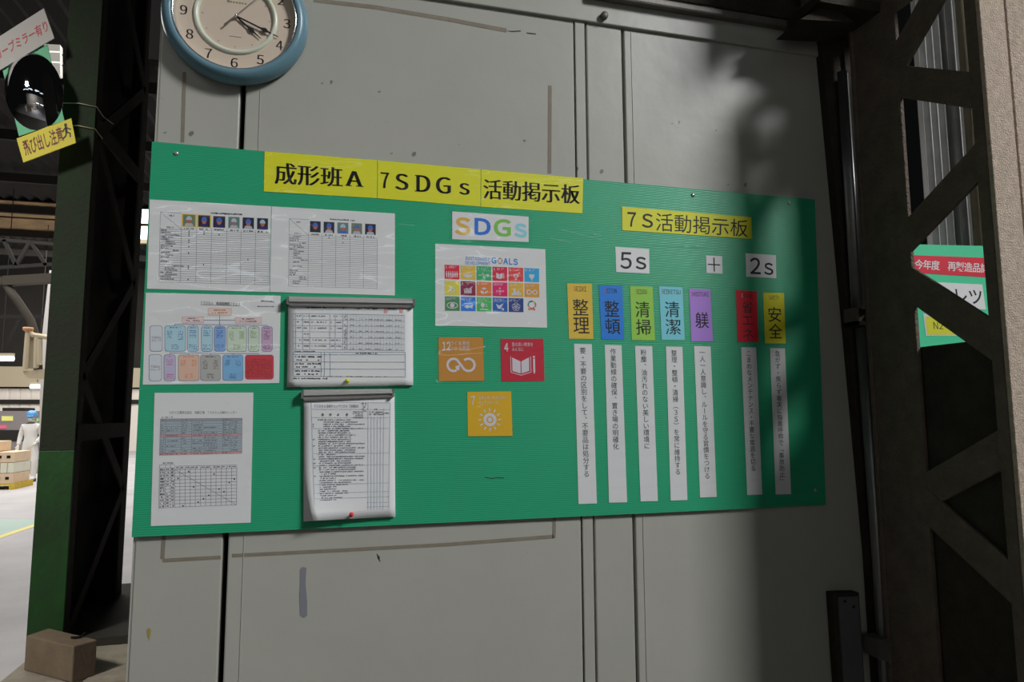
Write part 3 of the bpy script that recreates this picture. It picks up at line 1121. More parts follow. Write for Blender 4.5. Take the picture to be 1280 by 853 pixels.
def clamp(tl, tr, br, bl, lab):
    mid_l = ((tl[0] + bl[0]) / 2, tl[1] + (bl[1] - tl[1]) * .5)
    mid_r = ((tr[0] + br[0]) / 2, tr[1] + (br[1] - tr[1]) * .5)
    yb = YB - .0005
    prof = [(0, -.002), (.0, -.014), (.25, -.021), (.5, -.022), (.55, -.018), (.85, -.016), (1.0, -.012), (1, -.009)]
    vs, fs = [], []
    for e0, e1 in ((tl, bl), (tr, br)):
        base = [Y(e0[0] + (e1[0] - e0[0]) * t, e0[1] + (e1[1] - e0[1]) * t, yb + dy) for t, dy in prof]
        vs += base
    n = len(prof)
    fs = [(i, n + i, n + (i + 1) % n, (i + 1) % n) for i in range(n)] + [tuple(range(n)), tuple(reversed(range(n, 2 * n)))]
    o = empty('clamp_rail', Vector(vs[0]))
    tag(o, lab, 'paper clamp', 'aluminium clamp rails holding paper pads')
    mb = MB().use(ALU)
    mb.add(vs, fs)
    mb.build('rail', None, o)
    for e0, e1, sg in ((tl, bl, -1), (tr, br, 1)):
        mb = MB().use(mat('clamp_end_grey', (88, 88, 88), rough=0.6))
        a = Y(e0[0], e0[1] + (e1[1] - e0[1]) * .35, yb - .012)
        mb.box(a.x - .003 + sg * .002, a.x + .003 + sg * .002, yb - .0205, yb - .002, a.z - .012, a.z + .006)
        mb.build('end_cap', None, o)
    return o


c1 = clamp(*k4((75, 38), (1132, 58), (1130, 136), (78, 124)), 'aluminium clamp rail gripping the landscape paper pad')
c2 = clamp(*k6((92, 35), (616, 30), (620, 80), (94, 104)), 'aluminium clamp rail gripping the portrait paper pad')
YPAD = YB - .008


def lift_at(curl, u, v):
    k = max(0, v - .45) / .55
    return curl[0] * (1 - u) ** 2 * k ** 2 + curl[1] * u ** 2 * k ** 2


def leaf_depth(q, curl):
    def dep(px, py):
        v = u = .5
        for _ in range(4):
            (ax, ay), (bx, by) = bil(q, 0, v), bil(q, 1, v)
            u = (px - ax) / (bx - ax)
            t, b = bil(q, u, 0)[1], bil(q, u, 1)[1]
            v = (py - t) / (b - t)
        return YPAD - lift_at(curl, min(1, max(0, u)), min(1, max(0, v))) - .0012
    return dep


def pad(name, q, curl, lab, leaves=8):
    """A pad of loose leaves; the front leaf lifts at its lower corner by curl (metres)."""
    o = empty(name, Y(*bil(q, .5, 1), YB))
    tag(o, lab, 'paper pad', 'paper pads under clamp rails')
    mb = MB().use(PAPER)
    for i in range(leaves - 1):
        y1 = YB - .0006 - i * (.0065 / leaves)
        jit = random.uniform(-.4, .4)
        mb.slab([(p[0] + jit * (1 if j > 1 else 0), p[1] + random.uniform(-.5, .5) * (1 if j > 1 else 0)) for j, p in enumerate(q)], y1 - .0004, y1)
    mb.build('under_leaf', None, o)
    n = 14
    vs = []
    for j in range(n + 1):
        for i in range(n + 1):
            u, v = i / n, j / n
            k = max(0, v - .45) / .55
            lift = lift_at(curl, u, v)
            uu = u + (curl[2] * (1 - u) * k ** 2)
            vs.append(Y(*bil(q, uu, v - .0 * lift), YPAD - lift))
    fs = [(j * (n + 1) + i, (j + 1) * (n + 1) + i, (j + 1) * (n + 1) + i + 1, j * (n + 1) + i + 1) for j in range(n) for i in range(n)]
    mb = MB().use(PAPER)
    mb.add(vs, fs)
    fl = mb.build('front_leaf', None, o, smooth=True)
    sol = fl.modifiers.new('thickness', 'SOLIDIFY')
    sol.thickness = .0003
    return o


q = k4((70, 100), (1133, 130), (1134, 797), (61, 813))
p1 = pad('paper_pad', q, (.0, .0, 0), 'landscape pad of white forms pinned by the yellow push pin')
q1 = q
YQ = YPAD - .0008
tq = k4((112, 120), (1062, 140), (1065, 728), (112, 720))
BLUEL = mat('pale_blue_line', (116, 132, 146))
mb = MB().use(BLUEL)
A = k4((110, 185), (575, 190), (572, 495), (112, 492))
B_ = k4((575, 190), (1062, 200), (1062, 500), (575, 495))
D_ = k4((112, 515), (1068, 515), (1068, 725), (112, 720))
for t in (A, B_):
    for i in range(7):
        n = 6
        mb.line(t, (0, i / n), (1, i / n), .35, YQ)
for u in (0, .05, .18, .31, .68, .78, .92, 1):
    mb.line(A, (u, 0), (u, 1), .4, YQ)
for i in range(20):
    mb.line(B_, (i / 19, 0), (i / 19, 1), .16, YQ)
for i in range(25):
    mb.line(B_, (0, i / 24), (1, i / 24), .12, YQ)
for v in (0, .1, .4, .69, 1):
    mb.line(D_, (0, v), (1, v), .45, YQ)
for u in (0, .25, .28, .33, 1):
    mb.line(D_, (u, 0), (u, 1), .45, YQ)
mb.line(A, (-.0, -.12), (1.9, -.12), .35, YQ)
mb.use(GREYINK)
for i in range(6):
    for a, b in ((.07, .16), (.2, .3), (.34, .62), (.7, .77), (.8, .9)):
        if i != 3 or random.random() < .3:
            mb.scrib(A, a, (i + .25) / 6, b, (i + .5) / 6, YQ, 1.3, .7)
    for a, b in ((.05, .12), (.2, .26), (.32, .44), (.48, .64), (.68, .78), (.84, .94)):
        mb.scrib(B_, a, (i + .75) / 6, b, (i + .9) / 6, YQ, 1.2, .7)
mb.use(INK)
for i in range(22):
    mb.scrib(A, .945, i / 22, .985, (i + .6) / 22, YQ, 1.2)
for v in (.15, .44, .74):
    mb.scrib(D_, .02, v, .26, v + .07, YQ, 1.5, .8)
    mb.scrib(D_, .03, v + .14, .24, v + .2, YQ, 2.4, .5)
mb.scrib(D_, .01, -.06, .2, -.02, YQ, 1.3)
mb.scrib(D_, .56, .02, .78, .07, YQ, 1.3)
mb.scrib(D_, 0, 1.06, .31, 1.12, YQ, 1.3)
mb.scrib(D_, .27, .98, .84, 1.02, YQ, 1.3, .6)
mb.scrib(A, .24, -.2, .62, -.15, YQ, 1.6)
mb.scrib(A, .9, -.18, 1.9, -.14, YQ, 1.5, .5)
mb.use(mat('red_stamp', (190, 130, 130))).flat(k4((888, 140), (918, 141), (918, 178), (888, 177)), YQ)
mb.flat(k4((1022, 146), (1048, 147), (1048, 178), (1022, 177)), YQ)
mb.build('form_print', None, p1)
q = k6((94, 90), (631, 55), (635, 787), (93, 815))
p2 = pad('paper_pad', q, (.022, .003, .105), 'portrait pad of white checklists with a curling front leaf and red push pin')
# checklist print follows the front leaf
mb = MB().use(GREYINK)
mb.dep = leaf_depth(q, (.022, .003, .105))
T = k6((138, 108), (606, 112), (598, 745), (158, 760))
YC = YPAD - .0042


def YCv(v):
    return YC - .0005 * v


def zscrib(u0, v0, u1, v1, cell, fill=.8):
    k = max(0, v0 - .45) / .55
    mb.scrib(T, u0, v0, u1, v1, YC - .0105 * k ** 2 * (1 - u0) ** 2 - .002 * k, cell, fill)


mb.text('7SDGs点検チェックリスト（設備用）', sub(T, .04, .02, .6, .05), YC)
for i in range(5):
    zscrib(.64, .0 + i * .018, .70, .012 + i * .018, 1.3)
for i, u in enumerate((.14, .24, .34, .45)):
    zscrib(u - .01, .1, u + .02, .125, 2.2, 1)
for i in range(4):
    zscrib(.53, .08 + i * .018, .66, .092 + i * .018, 1.2)
for u0, u1, v in ((.74, .92, .08), (.8, .84, .055), (.72, .92, .1), (.93, .99, .09)):
    zscrib(u0, v, u1, v + .015, 1.4, .7)
for i in range(38):
    v = .155 + i * .0198
    u0 = .08 if i not in (1, 2, 3, 4) else .15
    u1 = random.choice((.5, .56, .6, .66, .68)) if i < 30 else random.choice((.3, .38, .45))
    if i in (16, 27, 25, 31):
        u1 = .3
    zscrib(u0, v, u1, v + .0115, 1.35, .86)
    if i in (2, 3, 9, 12, 18, 20, 22, 26):
        zscrib(.01, v, .035, v + .012, 1.4, 1)
mb.use(BLUEL)
for u, va in ((0, 0), (1, 0), (.72, .0), (.76, .13), (.8, .13), (.84, .13), (.88, .13), (.92, .05)):
    for j in range(8):
        v0, v1 = va + (1 - va) * j / 8, va + (1 - va) * (j + 1) / 8
        k = max(0, v0 - .45) / .55
        mb.line(T, (u, v0), (u, v1), .35, YC - .0105 * k ** 2 * (1 - u) ** 2 - .002 * k)
for v in (0, .065, .14, .24, .47, .58, .75, .83, .88, .93, .97):
    k = max(0, v - .45) / .55
    for j in range(6):
        u = (0 if v < .9 else .7) + j * (1 if v < .9 else .3) / 6
        du = (1 if v < .9 else .3) / 6
        mb.line(T, (u, v), (u + du, v), .3, YC - .0105 * k ** 2 * (1 - u) ** 2 - .002 * k)
mb.build('checklist_print', None, p2)


def pin(px, py, rgb, lab, y):
    c = Y(px, py, y)
    o = tag(empty('push_pin', c), lab, 'push pin', 'push pins in the paper pads')
    m_ = mat('pin_%d' % rgb[0], rgb, rough=.25)
    MB().use(m_).lathe(c, [(.0, .015), (.0042, .0145), (.0046, .012), (.0032, .008), (.0036, .003), (.0055, .001), (.0055, 0)], 16).build('head', None, o, smooth=True)
    MB().use(SCREW).tube([c, c + Vector((0, .012, 0))], .0006, 6).build('needle', None, o)
    return o


pin(434.2, 476.5, (214, 190, 40), 'yellow push pin at the foot of the landscape pad', YPAD - .004)
pin(439.2, 643.4, (190, 30, 36), 'red push pin at the foot of the portrait pad', YPAD - .005)

# ================================================================== THE CLOCK
cc = Y(295, 20, -.03)
clock = empty('wall_clock', (cc.x, 0, cc.z - .165))
tag(clock, 'round blue-rimmed wall clock with a cream dial hung above the green board', 'clock')
RIM = mat('blue_clock_rim', (84, 114, 126), k=1.75, rough=.32, spec=.5)
DIAL = mat('cream_dial', (172, 158, 142), rough=.55)
CHROME = mat('polished_trim', (190, 190, 190), rough=.15, metal=.9)
MB().use(RIM).lathe((cc.x, 0, cc.z), [(.15, .0), (.163, .003), (.1675, .012), (.168, .022), (.163, .036), (.154, .044), (.147, .046), (.1425, .044), (.141, .036), (.141, .02)], 96).build('rim', None, clock, smooth=True)
MB().use(CHROME).lathe((cc.x, 0, cc.z), [(.141, .040), (.1405, .043), (.1385, .043), (.1375, .038), (.1375, .03)], 96).build('bezel_ring', None, clock, smooth=True)
MB().use(DIAL).lathe((cc.x, 0, cc.z), [(.1, .0), (.14, .0), (.14, .026), (.098, .026), (.094, .0245), (.083, .0245), (.0001, .0245)], 96).build('dial', None, clock, smooth=False)
MB().use(mat('pale_green_ring', (176, 180, 164), rough=.25, spec=.6)).lathe((cc.x, 0, cc.z), [(.0965, .0255), (.095, .030), (.091, .032), (.086, .030), (.084, .0245)], 96).build('inner_ring', None, clock, smooth=True)
INKC = mat('clock_ink', (52, 46, 42), rough=.5)


def on_dial(mb, ch, ang, r, h, wdt, z=.0264):
    """A numeral standing upright on the dial at clock angle ang."""
    for i, c_ in enumerate(ch):
        vs, fs = glyph(wide(c_), -.012)
        xa, xb = min(v[0] for v in vs), max(v[0] for v in vs)
        ya, yb = min(v[1] for v in vs), max(v[1] for v in vs)
        ox = cc.x + r * math.sin(ang) + (i - (len(ch) - 1) / 2) * wdt * 1.05
        oz = cc.z + r * math.cos(ang)
        w_ = wdt * (.45 if c_ == '1' else 1)
        for sh in (-.03, 0, .03):
            mb.add([(ox + ((v[0] + sh - xa) / (xb - xa) - .5) * w_, -z, oz + ((v[1] - ya) / (yb - ya) - .5) * h) for v in vs], fs)


for h_ in range(1, 13):
    mb = MB().use(INKC)
    on_dial(mb, str(h_), math.radians(h_ * 30), .1175, .0235, .0145)
    mb.build('numeral', None, clock)
mb = MB().use(mat('clock_faint_ink', (112, 102, 94), rough=.5))
for h_ in range(12):
    a = math.radians(h_ * 30)
    mb.box(cc.x + .076 * math.sin(a) - .0012, cc.x + .076 * math.sin(a) + .0012, -.0249, -.0244, cc.z + .076 * math.cos(a) - .0012, cc.z + .076 * math.cos(a) + .0012)
for i, (w_, h_) in enumerate(((.007, .006), (.005, .004), (.005, .004), (.005, .004), (.006, .004), (.005, .004), (.005, .004))):
    x = cc.x - .022 + i * .0066
    mb.box(x, x + w_ * .8, -.0249, -.0244, cc.z + .036, cc.z + .036 + h_)
for i in range(6):
    x = cc.x - .013 + i * .0045
    mb.box(x, x + .0034, -.0249, -.0244, cc.z - .051, cc.z - .0492)
mb.build('dial_print', None, clock)
HANDM = mat('black_hand', (30, 28, 28), rough=.4)


def hand(name, ang, length, w, z, spade=None, tail=0.0, tailw=0.0, m_=HANDM):
    d = Vector((math.sin(ang), 0, math.cos(ang)))
    n_ = Vector((math.cos(ang), 0, -math.sin(ang)))
    c0 = Vector((cc.x, -z, cc.z))
    mb = MB().use(m_)
    out = [(-tail, tailw / 2 if tail else w / 2), (0, w / 2)]
    if spade:
        out += [(spade - .010, w / 2), (spade, w * 1.6), (spade + .009, w * .45), (length, w * .2)]
    else:
        out += [(length, w * .4)]
    L_ = [c0 + d * a + n_ * b for a, b in out]
    R_ = [c0 + d * a - n_ * b for a, b in reversed(out)]
    loop_ = R_ + L_
    mb.hexa([p + Vector((0, .0008, 0)) for p in loop_], loop_)
    return mb.build(name, None, clock)


hand('hour_hand', math.radians(130), .075, .0040, .029, .047, .0)
hand('minute_hand', math.radians(112), .106, .0040, .031, .072, .0)
hand('second_hand', math.radians(42), .105, .0014, .033, None, .038, .0048, mat('grey_hand', (84, 78, 74), rough=.4))
MB().use(CHROME).lathe((cc.x, 0, cc.z), [(.0, .0365), (.0025, .036), (.0038, .034), (.0038, .025)], 16).build('hand_hub', None, clock, smooth=True)

# ================================================================== OVERHEAD DOOR RAIL
zr = Y(1000, 35, -.02).z
rail = empty('door_rail', (1.4, -.05, zr - .02))
tag(rail, 'dark steel overhead rail running above the top edge of the grey wall', 'rail')
MB().use(STEEL).box(1.1, 1.82, -.034, -.008, zr - .012, zr + .012).build('rail_tube', None, rail, bevel=.006)
MB().use(DARKSTEEL).box(.9, 1.88, -.012, .04, zr + .03, zr + .22).build('rail_beam', None, rail, bevel=.004)
p = Y(885, 28, .0)
MB().use(WALL).box(p.x - .02, p.x + .022, -.006, .03, TOPZ - .001, TOPZ + .17).build('hanger_block', None, rail, bevel=.002)
for px, py in ((777, 10), (817, 14)):
    p = Y(px, py, .0)
    t_ = tag(MB().use(GALV).tube([(p.x, .0, TOPZ - .002), (p.x, .0, TOPZ + .35)], .0035, 8).build('hanger_rod', None, None, smooth=True),
             'thin upright steel rod %s above the wall trim' % ('nearer the clock' if px < 800 else 'nearer the dark bracket'), 'rod', 'upright rods over the wall trim')
# added dark sheets that block the key light and read as the black opening
SHADEB = mat('shade_black', (30, 28, 26), k=.7, rough=.95)  # near-black colour standing in for shade in the opening and roof
struct(MB().use(SHADEB).box(-.1, 2.15, .32, .36, BOT - .1, 8.5).build('blocking_wall_upper', None, None))
struct(MB().use(SHADEB).box(2.75, 12, .32, .36, BOT - .1, 8.5).build('blocking_wall_upper', None, None))
struct(MB().use(SHADEB).box(2.75, 12, .30, .32, 0, BOT - .1).build('blocking_wall_right', None, None))

# ================================================================== RIGHT-HAND LATTICE COLUMN
XC = 1.93
colm = empty('lattice_column', (XC + .08, -.27, 0))
tag(colm, 'dusty brown riveted lattice steel column at the right end of the wall', 'column')
ZT = 2.865
yl0, yl1 = -.072, -.238                      # rear chord
yr0, yr1 = -.450, -.478                      # front chord
mb = MB().use(RUST)
mb.box(XC, XC + .012, yl1, yl0, 0, ZT)       # web in the lattice plane
mb.box(XC - .008, XC + .012, yl0 - .012, yl0, 0, ZT)   # lip towards the wall
mb.build('rear_chord', None, colm, bevel=.002)
mb = MB().use(RUST)
mb.box(XC - .003, XC + .012, yr1, yr0, 0, ZT)
mb.use(LITDUST).box(XC, XC + .078, yr1 - .012, yr1, 0, ZT)
mb.build('front_chord', None, colm, bevel=.002)
MB().use(LITDUST).box(XC + .084, XC + .175, yr1 - .012, yr1, 0, ZT).build('front_chord', None, colm, bevel=.002)
MB().use(DARKSTEEL).box(XC + .06, XC + .12, yr1, yr1 + .006, 0, ZT).build('splice_plate', None, colm)



LN = [0]


def lace(ly, lz, ry, rz, w=.082, x=XC):
    LN[0] += 1
    x = x + .0016 * (LN[0] % 3)
    k_ = (-.458 - ly) / (ry - ly)
    ry, rz = -.458, lz + (rz - lz) * k_
    a, b = Vector((x + .004, ly, lz)), Vector((x + .004, ry, rz))
    d = (b - a).normalized()
    n_ = Vector((0, 0, w / abs(d.y)))
    lo = [a - n_ / 2, a + n_ / 2, b + n_ / 2, b - n_ / 2]
    mb = MB().use(RUST)
    mb.hexa([p - Vector((.005, 0, 0)) for p in lo], [p + Vector((.006, 0, 0)) for p in lo])
    mb.build('lacing_bar', None, colm, bevel=.0015)


lace(-.2024 + .09, 2.5676 - .075, -.47, 2.80)
lace(-.19, 2.5635 + .0, -.474, 2.392)
lace(-.19, 2.070, -.474, 2.236)
lace(-.19, 1.992, -.474, 1.768)
lace(-.19, 1.388, -.474, 1.542)
lace(-.19, 1.400, -.474, 1.214)
lace(-.19, .82, -.474, .98)
lace(-.19, .80, -.474, .62)
lace(-.19, .22, -.474, .40)


for zz in (2.60, 2.45, 2.09, 1.95, 1.43, 1.33):
    MB().use(RUST).lathe((0, 0, 0), [(.0, .006), (.006, .0045), (.009, 0)], 10).build('rivet', None, colm, smooth=True)
    o = bpy.data.objects[[k for k in ORG][-1]]
    o.rotation_euler = (0, 0, -math.pi / 2)
    o.location = Vector((XC - .0, -.205, zz)) - ORG[colm.name]
tb = MB().use(DARKSTEEL)
tb.box(XC + .013, XC + .018, yr0 + .012, yl1 - .004 + .03, 0, 1.79)
tb.build('infill_sheet', None, colm)
MB().use(CONCRETE).box(XC - .06, XC + .24, -.55, -.01, 0, .02).build('base_plate', None, colm)

MB().use(RUST).box(XC - .005, XC + .178, yr1 - .014, yl0, ZT, ZT + .015).build('added_cap_plate', None, colm)  # unseen cap, added as the lower edge of the light shaft
# guide channel and ribbed cover between the wall and the column
g = empty('door_guide', (1.88, -.06, 0))
tag(g, 'dusty steel door guide channel standing between the grey wall and the lattice column', 'door guide')


def leaning(mb, prof, top, bot, ztop, zbot):
    """Extrude an open x,y profile between a point at the top and one at the bottom."""
    vs = [(top.x + a, top.y + b, ztop) for a, b in prof] + [(bot.x + a, bot.y + b, zbot) for a, b in prof]
    n = len(prof)
    mb.add(vs, [(i, i + 1, n + i + 1, n + i) for i in range(n - 1)])


pt, pb = Y(1026, 40, -.03), Y(1062, 420, -.03)
mb = MB().use(DARKSTEEL)
leaning(mb, [(0, .03), (0, 0), (.07, 0), (.07, -.01), (.11, -.01)], pt, pb, pt.z, pb.z)
pb2 = Y(1088, 700, -.03)
leaning(mb, [(0, .03), (0, 0), (.05, 0), (.05, -.01), (.1, -.01)], pb, pb2, pb.z, pb2.z)
leaning(mb, [(0, .03), (0, 0), (.05, 0), (.05, -.01), (.1, -.01)], pb2, Vector((pb2.x + .01, pb2.y, 0)), pb2.z, 0)
mb.build('angle_frame', None, g)
pt, pb = Y(1046, 90, -.045), Y(1064, 386, -.045)
mb = MB().use(mat('worn_bright_sheet', (120, 120, 118), rough=.42, metal=.85, var=.2, vscale=12))
mb.sm = True
prof = [(i * .0042, -.016 * (.5 - .5 * math.cos(i * 2 * math.pi / 9))) for i in range(19)]
leaning(mb, prof, pt, pb, pt.z, pb.z)
cv = mb.build('ribbed_cover', None, g)
so = cv.modifiers.new('thickness', 'SOLIDIFY')
so.thickness = .0015
mb = MB().use(STEEL)
mb.box(pb.x - .006, pb.x + .085, -.07, -.02, pb.z - .05, pb.z - .04)
mb.box(pb.x - .006, pb.x + .004, -.07, -.02, pb.z - .05, pb.z)
mb.box(pb.x + .075, pb.x + .085, -.07, -.02, pb.z - .05, pb.z)
mb.build('bracket', None, g)
pa, pc = Y(1068, 410, -.05), Y(1090, 700, -.05)
mb = MB().use(GALV)
mb.sm = True
mb.use(MATS['worn_bright_sheet']).tube([(pa.x + .022, -.052, pa.z), (pc.x + .02, -.052, pc.z), (pc.x + .02, -.052, 0)], .017, 14)
mb.build('down_pipe', None, g)
p = Y(1100, 805, -.06)
mb = MB().use(STEEL)
mb.hexa([(p.x - .03, -.085, p.z - .03), (p.x + .03, -.085, p.z - .05), (p.x + .03, -.03, p.z - .05), (p.x - .03, -.03, p.z - .03)],
        [(p.x - .03, -.085, p.z + .02), (p.x + .03, -.085, p.z + .02), (p.x + .03, -.03, p.z + .02), (p.x - .03, -.03, p.z + .02)])
mb.build('pipe_clip', None, g)

# bracket at the top of the guide
p = Y(1040, 14, -.12)
br = empty('beam_bracket', (p.x, -.12, p.z - .05))
tag(br, 'dark dusty steel bracket joining the lattice column to the overhead rail', 'bracket')
MB().use(RUST).box(p.x - .06, XC + .01, -.20, -.06, p.z + .0, p.z + .10).build('beam_stub', None, br, bevel=.003)
mb = MB().use(DARKSTEEL)
a, b, c = Y(1000, 24, -.16), Y(1036, 4, -.16), Y(1068, 28, -.16)
mb.hexa([Vector((v.x, -.16, v.z)) for v in (a, c, b)], [Vector((v.x, -.05, v.z)) for v in (a, c, b)])
mb.box(p.x - .1, XC + .01, -.19, -.05, p.z - .028, p.z + .0)
mb.build('gusset', None, br)

# switch cover low on the wall
q = [(1041, 742), (1074, 741), (1084, 900), (1052, 905)]
sw = empty('conduit_cover', Y(1065, 900, -.002))
tag(sw, 'dark steel conduit cover plate low on the wall beside the door guide', 'cover plate')
MB().use(DARKSTEEL).slab(q, -.03, -.001).build('frame', None, sw, bevel=.002)
MB().use(mat('cover_grey', (96, 98, 98), k=1.2, rough=.6, var=.2)).slab([(1048, 747), (1073, 746), (1083, 900), (1058, 905)], -.034, -.0301).build('cover', None, sw)
mb = MB().use(BLACKGAP)
for px, py in ((1056, 752), (1067, 759)):
    mb.lathe(Y(px, py, -.034), [(0, .0012), (.004, .001), (.004, 0)], 10)
mb.build('screw_hole', None, sw)

# girder and packers added out of view, shaped to shade the upper wall
cb = empty('added_girder', (1.91, -.2, 2.88))
tag(cb, 'unseen steel girder added above the lattice column to shade the upper wall', 'girder')
MB().use(RUST).box(1.885, 1.915, -.54, -.052, 2.965, 3.42).build('web', None, cb)
MB().use(RUST).box(1.84, 1.96, -.54, -.052, 3.42, 3.44).build('flange', None, cb)
for y0, y1 in ((-.12, -.09),):
    MB().use(DARKSTEEL).box(1.90, 1.96, y0, y1, 2.88, 2.965).build('packer', None, cb)
# ---- beyond the lattice: ribbed cladding, a conduit and a second green board
a, b = Y(1143, 60, .12), Y(1207, 180, .12)
pitch = (b.x - a.x) / 6.0
mb = MB().use(GALV)
mb.sm = True
n = 120
vs = []
for zz in (0.0, 4.2):
    for i in range(n + 1):
        x = a.x + (b.x - a.x) * i / n
        vs.append((x, .12 - .017 * math.cos((x - a.x) / pitch * 2 * math.pi), zz))
mb.add(vs, [(i, i + 1, n + 2 + i, n + 1 + i) for i in range(n)])
cs = struct(mb.build('wall_cladding', None, None))
so = cs.modifiers.new('thickness', 'SOLIDIFY')
so.thickness = .001
p = Y(1205, 60, .05)
tag(MB().use(mat('olive_conduit', (104, 98, 78), rough=.6, var=.3, vscale=12)).tube([(p.x + .02, .06, 0), (p.x + .02, .06, 4.2)], .022, 14).build('conduit_pipe', None, None, smooth=True),
    'olive vertical conduit pipe beside the ribbed cladding behind the lattice column', 'pipe')
YS = .035
q = [(1138, 305.4), (1330, 310), (1340, 470), (1144, 462)]
GR2 = mat('bright_green_plastic', (62, 178, 132), rough=.45, var=.05, vscale=4)
sg = tag(MB().use(GR2).slab(q, YS, YS + .006).build('notice_board', None, None), 'small green notice board with a red heading seen through the lattice column', 'notice board')
ys = YS - .0008
q = [(1141, 319), (1262, 323.6), (1262, 348.6), (1141, 341.2)]
hs = tag(MB().use(mat('red_strip', (182, 26, 48), rough=.5)).slab(q, ys, ys + .0006).build('heading_strip', None, None), 'red heading strip with white characters on the green board behind the lattice', 'sign')
MB().use(mat('bright_white_ink', (214, 214, 216))).text('今年度 再製造品詳細', [(1143.6, 324.4), (1246, 330.6), (1246, 342.2), (1143.6, 336)], ys - .0003, 'cjk', adv=.94, off=.012).build('lettering', None, hs)
q = [(1166.8, 352.8), (1227.8, 355.8), (1232.4, 387.2), (1171, 384)]
hs = tag(MB().use(mat('bright_paper', (206, 206, 216), rough=.6)).slab(q, ys, ys + .0006).build('lettered_card', None, None), 'white card with large black characters half hidden by a lacing bar', 'sign')
MB().use(INK).text('キレツ', [(1172, 358.5), (1226.5, 361.5), (1229, 381.5), (1175, 378.5)], ys - .0003, 'cjk', off=.012).build('lettering', None, hs)
q = [(1154, 392), (1196, 395), (1200, 420), (1157.4, 420)]
hs = tag(MB().use(mat('white_mount', (196, 198, 196), rough=.3)).slab(q, ys, ys + .0006).build('number_card', None, None), 'yellow number card low on the green board behind the lattice column', 'sign')
MB().use(mat('bright_yellow', (214, 206, 52), rough=.4)).flat([(1157, 396), (1195, 398), (1197.4, 418.6), (1159, 418.6)], ys - .0003).build('yellow_field', None, hs)
MB().use(INK).text('N2-1', [(1166.5, 402.5), (1193, 404), (1193, 412), (1167.5, 411.5)], ys - .0006, 'lat').build('lettering', None, hs)
film(hs, q, .2, ys - .001)
a = Y(1262, -60, .06)
tag(MB().use(mat('teal_sheet', (86, 190, 166), rough=.5)).box(a.x, a.x + .5, .06, .066, 2.62, 3.5).build('teal_board', None, None), 'pale teal board high beyond the right edge of the lattice column', 'board')

# ================================================================== LEFT-HAND GREEN COLUMN
YC0 = 2.8
GPAINT = mat('old_green_paint', (20, 94, 14), k=.7, rough=.6, rgb2=(24, 56, 20), vscale=3.5, stretch=(1, 1, .6), bump=.3, bscale=40)
SOOT = mat('sooty_steel', (46, 44, 36), k=1.3, rough=.9, var=.4, vscale=6, bump=.3, bscale=50)
xa, xb = -1.186, -1.006
gc = empty('lattice_column', ((xa + xb) / 2, 3.3, .3))
tag(gc, 'tall dark lattice column with green painted front flange, left of the grey wall', 'column')
MB().use(GPAINT).box(xa, xb, YC0, YC0 + .014, .3, 1.42).build('front_flange', None, gc, bevel=.003)
MB().use(mat('sooty_green', (30, 66, 20), k=.5, rough=.85, rgb2=(44, 40, 32), vscale=2.2, bump=.4, bscale=60)).box(xa, xb, YC0, YC0 + .014, 1.42, 6.5).build('front_flange', None, gc, bevel=.003)
MB().use(SOOT).box(xa, xb, YC0 + 1.11, YC0 + 1.13, .3, 6.5).build('rear_flange', None, gc)
MB().use(SOOT).box(xb - .012, xb, YC0 + .014, YC0 + .10, .3, 6.5).build('chord_web', None, gc)
MB().use(SOOT).box(xb - .012, xb, YC0 + 1.0, YC0 + 1.11, .3, 6.5).build('chord_web', None, gc)
MB().use(SOOT).box(xa, xa + .008, YC0 + .014, YC0 + 1.11, .3, 6.5).build('infill_sheet', None, gc)  # dark plate added so the shaded column interior reads black
zz = .35
k = 0
while zz < 6:
    a_, b_ = (YC0 + .06, YC0 + 1.06) if k % 2 == 0 else (YC0 + 1.06, YC0 + .06)
    p0, p1 = Vector((xb - .006, a_, zz)), Vector((xb - .006, b_, zz + .75))
    d = (p1 - p0).normalized()
    n_ = Vector((0, -d.z, d.y)) * .04
    mb = MB().use(SOOT)
    mb.hexa([p + Vector((-.006, 0, 0)) for p in (p0 - n_, p0 + n_, p1 + n_, p1 - n_)], [p + Vector((.006, 0, 0)) for p in (p0 - n_, p0 + n_, p1 + n_, p1 - n_)])
    mb.build('lacing_bar', None, gc)
    zz += .75
    k += 1
for zz in (1.52, 3.4):
    MB().use(SOOT).box(xb - .01, xb + .006, YC0 + .02, YC0 + 1.10, zz - .05, zz + .05).build('batten_plate', None, gc)
MB().use(SOOT).box(-1.2, -.3, 2.87, 4.25, .296, .345).build('base_plate', None, gc, bevel=.004)  # base plate made wide and dark, as shade over the bright footing
# footing and block
fo = tag(MB().use(CONCRETE).box(-1.16, .0, 2.33, 4.3, 0, .295).build('column_footing', None, None, bevel=.02), 'low concrete footing under the green lattice column', 'footing')
top = [Z(*p, .471) for p in ((32.5, 795), (92, 808.5), (121.8, 799.8), (61, 785.4))]
blk = MB().use(mat('dusty_block', (128, 112, 92), k=1.1, rough=.95, var=.25, vscale=10, bump=.3, bscale=60)).hexa([Vector((p.x, p.y, .296)) for p in top], top).build('concrete_block', None, None, bevel=.006)
tag(blk, 'tan rectangular concrete block standing in front of the green column', 'block')
p = Z(97, 798, .473)
tag(MB().use(BLACKGAP).tube([p + Vector((-.03, .005, .004)), p + Vector((-.01, -.01, .006)), p + Vector((.015, 0, .006)), p + Vector((.03, .015, .02))], .006, 8).build('wire_scrap', None, None, smooth=True),
    'short dark twist of wire lying on the concrete block', 'wire')

